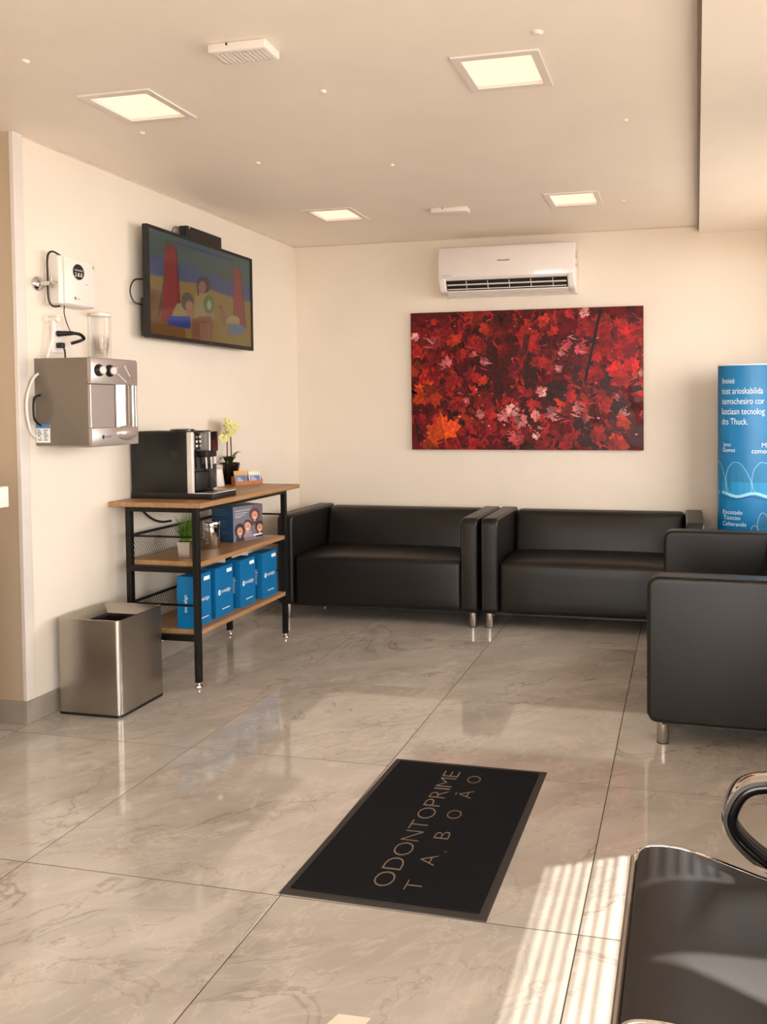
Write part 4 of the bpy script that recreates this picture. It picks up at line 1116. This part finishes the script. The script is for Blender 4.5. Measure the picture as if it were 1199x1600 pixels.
# ---- shelf three: four blue boxes
Z3 = SH[1]
BW, BD, BH = 0.178, 0.092, 0.272
def blue_box(fx, y0, w, rot, label):
    # local: origin at the near front corner, +y along the front face, -x into the shelf
    t = thing('blue_box', label, 'box', (fx, y0, Z3), rot, 'blue cartons on the bottom shelf')
    obj('carton', box(-BD, 0, 0, w, 0, BH, 0.001, 1), M_blue, t, local=True, smooth=0)
    obj('lid_seam', box(-BD+0.012, -0.02, 0.02, w-0.02, BH, BH+0.0006), mat('dark_blue_card', lin((8, 78, 124)), 0.5), t, local=True, smooth=0)
    ff = lambda u, v: (0.0005, u, v)
    bm = new_bm()
    for a in range(6):
        th = a*PI/3
        add_prism(bm, ell(0.036+0.0085*math.cos(th), 0.135+0.0105*math.sin(th), 0.0048, 0.0056, 10), 0, 0.0005, 'yz')
    obj('logo', bm, M_ink_white, t, local=True, smooth=0)
    obj('brand_text', text_bm('invisalign', 0.030, lambda u, v: ff(0.056+u, 0.128+v), width=0.86), M_ink_white, t, local=True, smooth=0)
    bm = new_bm()
    for k in range(9): add_box(bm, 0, 0.0005, 0.062+k*0.0085, 0.068+k*0.0085, 0.036, 0.041)
    obj('small_print', bm, M_ink_white, t, local=True, smooth=0)
    bm = new_bm(); add_box(bm, 0, 0.0005, w-0.066, w-0.014, BH-0.040, BH-0.020)
    obj('badge', bm, M_ink_white, t, local=True, smooth=0)
    obj('side_text', text_bm('invisalign', 0.026, lambda u, v: (-BD*0.45-v+0.006, -0.0005, 0.085+u)), M_ink_white, t, local=True, smooth=0)
    return t
blue_box(0.447, 3.712, 0.165, 0.0, 'blue carton nearest the front rack leg, its narrow side showing')
blue_box(0.446, 3.922, BW, 0.02, 'blue carton second from the near end of the bottom shelf')
blue_box(0.452, 4.160, 0.170, 0.02, 'blue carton third from the near end of the bottom shelf')
blue_box(0.462, 4.388, BW, 0.01, 'blue carton at the far end of the bottom shelf by the sofa')

# ================================================================== SOFAS
def arm_outline(d):
    out = []
    for cx, cz, a in ((d-0.03, 0.715-0.03, 0), (0.05, 0.715-0.05, PI/2), (0.04, 0.095+0.04, PI), (d-0.03, 0.095+0.03, 1.5*PI)):
        r = {0.03: 0.03, 0.05: 0.05, 0.04: 0.04}.get(round(cx, 3), 0.03)
        for k in range(9):
            t = a+PI/2*k/8; out.append((cx+r*math.cos(t), cz+r*math.sin(t)))
    return out
def make_sofa(label):
    t = thing('sofa', label, 'sofa', (0, 0, 0), 0, 'black leather two-seat sofas')
    w, d, a = 1.405, 0.70, 0.112
    obj('seat', cushion(-w/2+a, w/2-a, 0.022, 0.56, 0.098, 0.432, 0.035, 10, top=0.022, front=0.008), M_leather, t, local=True, smooth=60)
    bm = cushion(-w/2+a, w/2-a, 0.515, d, 0.098, 0.705, 0.04, 10, front=0.02)
    for v in bm.verts:
        if v.co.y < 0.6: v.co.y += (v.co.z-0.40)*0.20
    obj('backrest', bm, M_leather, t, local=True, smooth=60)
    for s in (-1, 1):
        x0, x1 = (s*w/2, s*(w/2-a)) if s < 0 else (s*(w/2-a), s*w/2)
        ar = obj('armrest', prism(arm_outline(d), x0, x1, 'yz', 0.017, 4), M_leather, t, local=True, smooth=60)
        for xx in (x0+0.013, x1-0.013):
            pth = [(xx, y, z) for y, z in arm_outline(d)[8:20]]
            obj('piping', tube(pth, 0.0022, 6), M_leather, ar, local=True)
        for y in (0.062, d-0.06):
            x = s*(w/2-0.045)
            lg = obj('leg', lathe([(0.024, 0.0), (0.025, 0.002), (0.025, 0.10)], (x, y, 0), 'Z', 24), M_steel, t, local=True)
            obj('foot_pad', lathe([(0.026, 0.0), (0.026, 0.003)], (x, y, 0), 'Z', 24), M_black, lg, local=True)
    obj('underframe', box(-w/2+0.02, w/2-0.02, 0.06, d-0.02, 0.085, 0.11), M_black, t, local=True, smooth=0)
    return t
sofa = make_sofa('black leather sofa in the back left corner beside the rack')
sofa.location = (0.918, 5.022, 0)
dup(sofa, (2.345, 5.030, 0), 0.006, 'black leather sofa on the back wall to the right, below the picture')
dup(sofa, (2.795, 4.125, 0), math.radians(-91.6), 'black leather sofa along the right wall, its grey-lit arm side towards us')

# ================================================================== BANNER TOTEM
cxb, cyb, ab, bb, hb = 3.435, 5.44, 0.298, 0.115, 1.690
bn = thing('banner_totem', 'blue curved cardboard advertising totem in the right back corner', 'banner', (cxb, cyb, 0))
NB = 48
tabl = [PI+PI*k/400 for k in range(401)]
arc = [0.0]
for k in range(400):
    p = (ab*math.cos(tabl[k]), bb*math.sin(tabl[k])); q = (ab*math.cos(tabl[k+1]), bb*math.sin(tabl[k+1]))
    arc.append(arc[-1]+math.hypot(q[0]-p[0], q[1]-p[1]))
ARC = arc[-1]
def bmap(s, z, off=0.0006):
    s = max(0.0, min(ARC*0.9999, s)); lo = 0; hi = 400
    while hi-lo > 1:
        mid = (lo+hi)//2
        if arc[mid] <= s: lo = mid
        else: hi = mid
    f = (s-arc[lo])/(arc[hi]-arc[lo]); t = tabl[lo]+(tabl[hi]-tabl[lo])*f
    n = Vector((math.cos(t)/ab, math.sin(t)/bb, 0)).normalized()
    return Vector((cxb+ab*math.cos(t), cyb+bb*math.sin(t), z))+n*off
rings = []
for z in (0.0, hb):
    rings.append([(cxb+ab*math.cos(2*PI*k/96), cyb+bb*math.sin(2*PI*k/96), z) for k in range(96)])
obj('sleeve', loft(rings), mat('totem_blue', lin((0, 112, 168)), 0.3, var=0.14, scale=2.5), bn, smooth=40)
obj('top_edge', loft([[(cxb+ab*1.004*math.cos(2*PI*k/96), cyb+bb*1.01*math.sin(2*PI*k/96), z) for k in range(96)] for z in (hb-0.004, hb+0.003)]), M_white, bn, smooth=40)
def btext(s, size, s0, z, width=1.0, nm='lettering'):
    obj(nm, text_bm(s, size, lambda u, v: bmap(s0+u, z+v), width=width, thin=size*0.008), M_ink_white, bn, smooth=0)
btext('Insieé', 0.052, 0.055, 1.572, 0.72)
btext('tust arioskabilida', 0.058, 0.055, 1.505, 0.66)
btext('temschesiro cor', 0.058, 0.055, 1.440, 0.70)
btext('latciasn tecnolog', 0.058, 0.052, 1.375, 0.70)
btext('dts Thuck.', 0.058, 0.052, 1.310, 0.70)
btext('Jeno', 0.036, 0.065, 1.170, 0.8); btext('Gomez', 0.036, 0.060, 1.135, 0.8)
btext('Map', 0.044, 0.305, 1.165, 1.0); btext('comorilii', 0.044, 0.245, 1.128, 0.9)
btext('Encotado', 0.040, 0.062, 0.735, 0.85); btext('Toocoo', 0.040, 0.068, 0.700, 0.85); btext('Celterando', 0.040, 0.060, 0.660, 0.85)
# clear tooth aligner illustration, printed flat on the curved face
TP = []
def tooth(sc, zb, w, h, fill, edge):
    out = [(sc+w*a, zb+h*b) for a, b in ((-.42, 0), (-.50, .25), (-.52, .5), (-.44, .78), (-.25, .97), (-.12, 1.0), (.08, .95), (.30, .74), (.48, .45), (.54, .22), (.46, 0))]
    nr = 8
    sm = catmull([(p[0], p[1], 0) for p in out], 4)
    L = [p for p in sm if p.x <= sc+0.0001]; R = [p for p in sm if p.x > sc]
    def xat(side, z):
        c = sorted(side, key=lambda p: abs(p.y-z))[0]; return c.x
    zs = [zb+h*k/nr for k in range(nr+1)]
    for a, b in zip(zs, zs[1:]):
        la, lb, ra, rb = xat(L, a), xat(L, b), xat(R, a), xat(R, b)
        for k in range(4):
            f0, f1 = k/4, (k+1)/4
            TP.append(([(la+(ra-la)*f0, a), (la+(ra-la)*f1, a), (lb+(rb-lb)*f1, b), (lb+(rb-lb)*f0, b)], fill if b < zb+h*.45 else tuple(int(c*.86) for c in fill)))
    for q in ribbon([(p.x, p.y) for p in sm], 0.0045): TP.append((q, edge))
for sc, w in ((0.035, 0.09), (0.165, 0.155), (0.335, 0.165), (0.50, 0.15)):
    tooth(sc, 0.865, w, 0.205, (28, 136, 190), (116, 182, 212))
for q in ribbon([(0.0+k*0.03, 0.862+0.012*math.sin(k*0.9)) for k in range(19)], 0.018): TP.append((q, (150, 206, 228)))
for q in ribbon([(0.0+k*0.03, 0.842+0.010*math.sin(k*0.9+.5)) for k in range(19)], 0.008): TP.append((q, (12, 84, 130)))
for sc, zb, w, h in ((0.27, 0.60, 0.05, 0.07), (0.325, 0.60, 0.08, 0.15), (0.40, 0.70, 0.09, 0.09), (0.42, 0.58, 0.07, 0.12)):
    tooth(sc, zb, w, h, (30, 120, 172), (128, 178, 204))
prints('aligner_print', TP, lambda u, v, k: tuple(bmap(u, v, 0.0004+k)), M_print, bn, dz=0.0000008)['kind'] = 'stuff'

# ================================================================== DOOR MAT
mt = thing('door_mat', 'dark logo door mat lying on the tiled floor', 'mat', (2.09, 2.61, 0))
MA = [(1.762, 2.142), (1.784, 3.080), (2.405, 3.078), (2.393, 2.136)]
cxm, cym = sum(p[0] for p in MA)/4, sum(p[1] for p in MA)/4
def inset(d): return [(x+(d if x < cxm else -d), y+(d if y < cym else -d)) for x, y in MA]
obj('rubber_border', loft([[(x, y, 0.0) for x, y in MA], [(x, y, 0.003) for x, y in inset(0.001)], [(x, y, 0.004) for x, y in inset(0.030)]]), M_rubber, mt, smooth=0)
obj('pile', loft([[(x, y, 0.004) for x, y in inset(0.026)], [(x, y, 0.009) for x, y in inset(0.027)], [(x, y, 0.010) for x, y in inset(0.030)]]), M_pile, mt, smooth=0)
# text reads away from the camera: +u -> +y, +v -> -x
MATY = (2.245, 2.385, 2.535, 2.675, 2.825, 2.945)
def mat_letter(ch, size, x, yc, w):
    V, F = text_polys(ch, size, thin=size*0.020)
    u0, u1 = min(v[0] for v in V), max(v[0] for v in V)
    k = w/(u1-u0) if w else 1.0
    bm = new_bm(); vs = [bm.verts.new((x-v, yc+(u-(u0+u1)/2)*k, 0.0103)) for u, v in V]
    for f in F:
        try: bm.faces.new([vs[i] for i in f])
        except ValueError: pass
    obj('letter', bm, M_matletter, mt, smooth=0)
ws = dict(O=.078, D=.066, N=.062, T=.058, P=.050, R=.054, I=.008, M=.072, E=.046)
word = 'ODONTOPRIME'; gap = (0.775-sum(ws[c] for c in word))/(len(word)-1); yy = 2.222
for c in word:
    mat_letter(c, 0.095, 2.080, yy+ws[c]/2, ws[c]); yy += ws[c]+gap
for c, yc, w in zip('TABOÃO', MATY, (.050, .058, .046, .060, .058, .060)):
    mat_letter(c, 0.078, 2.172, yc, w)
obj('comma_mark', text_bm(',', 0.04, lambda u, v: (2.186-v, 2.435+u, 0.0103)), M_matletter, mt, smooth=0)

# ================================================================== BENCH (chrome waiting chairs)
bc = thing('waiting_bench', 'black padded waiting bench with chrome frame in the right foreground', 'bench', (3.1, 1.25, 0))
prof = [(2.836, .405), (2.830, .425), (2.834, .445), (2.843, .455), (2.858, .461), (2.89, .464), (2.931, .461), (2.985, .448), (3.04, .432), (3.104, .414), (3.18, .400), (3.25, .402), (3.30, .425)]
P3 = [(p.x, p.y) for p in catmull([(a, b, 0) for a, b in prof], 4)]
def thick(pts, t):
    out = []
    for i, (x, z) in enumerate(pts):
        a, b = pts[max(i-1, 0)], pts[min(i+1, len(pts)-1)]
        d = Vector((b[0]-a[0], b[1]-a[1])).normalized(); out.append((x+d.y*t, z-d.x*t))
    return out
def slab(pts, t, y0, y1, bev=0.0):
    a = pts; b = thick(pts, t); bm = new_bm(); n = len(a)
    q = [[bm.verts.new((x, y, z)) for x, z in pp] for pp in (a, b) for y in (y0, y1)]
    a0, a1, b0, b1 = q
    for i in range(n-1):
        bm.faces.new((a0[i], a0[i+1], a1[i+1], a1[i])); bm.faces.new((b0[i], b1[i], b1[i+1], b0[i+1]))
        bm.faces.new((a0[i], b0[i], b0[i+1], a0[i+1])); bm.faces.new((a1[i], a1[i+1], b1[i+1], b1[i]))
    bm.faces.new((a0[0], a1[0], b1[0], b0[0])); bm.faces.new((a0[-1], b0[-1], b1[-1], a1[-1]))
    if bev:
        bmesh.ops.recalc_face_normals(bm, faces=bm.faces)
        es = [e for e in bm.edges if len(e.link_faces) == 2 and e.calc_face_angle(0) > 0.9]
        bmesh.ops.bevel(bm, geom=es, offset=bev, segments=2, profile=0.5, affect='EDGES', clamp_overlap=True)
    return bm
bprof = [(3.305, .440), (3.335, .50), (3.352, .58), (3.372, .68), (3.402, .78), (3.44, .85)]
B3 = [(p.x, p.y) for p in catmull([(a, b, 0) for a, b in bprof], 4)]
for y0, y1 in ((1.262, 1.772), (0.710, 1.220)):
    obj('seat', slab(P3, 0.028, y0, y1, 0.004), M_leather2, bc, smooth=50)
    sp_ = [(x-0.006*(1 if i < 14 else 0), z) for i, (x, z) in enumerate(thick(P3, 0.0285))]
    obj('seat_shell', slab(sp_, 0.006, y0-0.004, y1+0.006), M_steel, bc, smooth=50)
    obj('backrest', slab(B3[::-1], -0.028, y0, y1, 0.004), M_leather2, bc, smooth=50)
    obj('back_shell', slab([(x+0.0285, z) for x, z in B3][::-1], -0.006, y0-0.004, y1+0.006), M_steel, bc, smooth=50)
    for yy in (y0-0.006, y1+0.006):
        obj('edge_trim', tube([(x, yy, z-0.004) for x, z in P3[2:]], 0.0060, 8), M_chrome, bc)
for y0, y1 in ((1.255, 1.785), (0.703, 1.228)):
    obj('front_rail', tube([(2.8225, y0, 0.424), (2.8225, y1, 0.424)], 0.0085, 10), M_steel, bc)
obj('beam', box(3.13, 3.21, 0.62, 1.86, 0.31, 0.355, 0.004, 2), M_steel, bc)
for y in (0.80, 1.68):
    obj('support', box(3.14, 3.20, y-0.02, y+0.02, 0.05, 0.31, 0.003, 1), M_chrome, bc)
    obj('foot_bar', prism([(2.90, 0.0), (2.90, 0.018), (3.12, 0.055), (3.22, 0.055), (3.46, 0.018), (3.46, 0.0), (3.42, 0.0), (3.22, 0.03), (3.12, 0.03), (2.94, 0.0)], y-0.022, y+0.022, 'xz', 0.003, 1), M_chrome, bc)
LOOP = [(3.01, .528), (3.028, .578), (3.058, .608), (3.107, .622), (3.20, .630), (3.29, .612), (3.345, .555), (3.35, .48), (3.31, .415), (3.24, .378), (3.165, .378), (3.108, .408), (3.055, .446), (3.021, .486)]
L3 = [(p.x, p.y) for p in catmull([(a, b, 0) for a, b in LOOP], 6, True)]
def ring_off(d):
    n = len(L3); out = []
    for i in range(n):
        a, b = L3[i-1], L3[(i+1) % n]; t = Vector((b[0]-a[0], b[1]-a[1])).normalized()
        out.append((L3[i][0]+t.y*d, L3[i][1]-t.x*d))
    return out
def band(d0, d1, y0, y1, rnd):
    A, B = ring_off(d0), ring_off(d1); n = len(A); bm = new_bm()
    md = (d0+d1)/2; prs = []
    K = 10
    for k in range(K):
        th = 2*PI*k/K; cu, cv = math.cos(th), math.sin(th)
        ex = 0.5 if rnd else 0.28
        fu = math.copysign(abs(cu)**ex, cu); fv = math.copysign(abs(cv)**ex, cv)
        R = ring_off(md+fu*(d1-d0)/2); y = (y0+y1)/2+fv*(y1-y0)/2
        prs.append([bm.verts.new((x, y, z)) for x, z in R])
    for k in range(K):
        P_, Q_ = prs[k], prs[(k+1) % K]
        for i in range(n):
            bm.faces.new((P_[i], P_[(i+1) % n], Q_[(i+1) % n], Q_[i]))
    return bm
for ya in (1.795, 0.655):
    ar = obj('armrest', band(0.0, 0.016, ya, ya+0.050, True), M_chrome, bc, smooth=60)
    obj('arm_pad', band(0.012, 0.036, ya+0.003, ya+0.047, True), M_black_gloss, ar, smooth=60)
    obj('arm_bracket', box(3.15, 3.19, ya+0.01, ya+0.04, 0.35, 0.40), M_steel, ar, smooth=0)

# ================================================================== SMALL ODDMENTS
# reception counter at the left edge
rc_ = thing('reception_counter', 'white reception counter top reaching in at the left edge', 'counter', (-0.3, 2.2, 0))
obj('counter_top', box(-1.2, 0.414, 1.7, 2.602, 1.062, 1.140, 0.003, 2), M_white, rc_)
obj('counter_body', box(-1.15, 0.26, 1.75, 2.55, 0.08, 1.062), M_white, rc_, smooth=0)
obj('plinth', box(-1.12, 0.22, 1.78, 2.52, 0.0, 0.08), M_ink_grey, rc_, smooth=0)
# flat pale square on the floor at the bottom edge
pp = new_bm(); add_prism(pp, [(2.098, 1.640), (2.134, 1.735), (2.214, 1.738), (2.19, 1.640)], 0.0, 0.0006, 'xy')
tag(obj('pale_patch', pp, mat('pale_cream', lin((240, 226, 208)), 0.6), smooth=0), 'flat pale square on the floor at the bottom edge', 'patch')
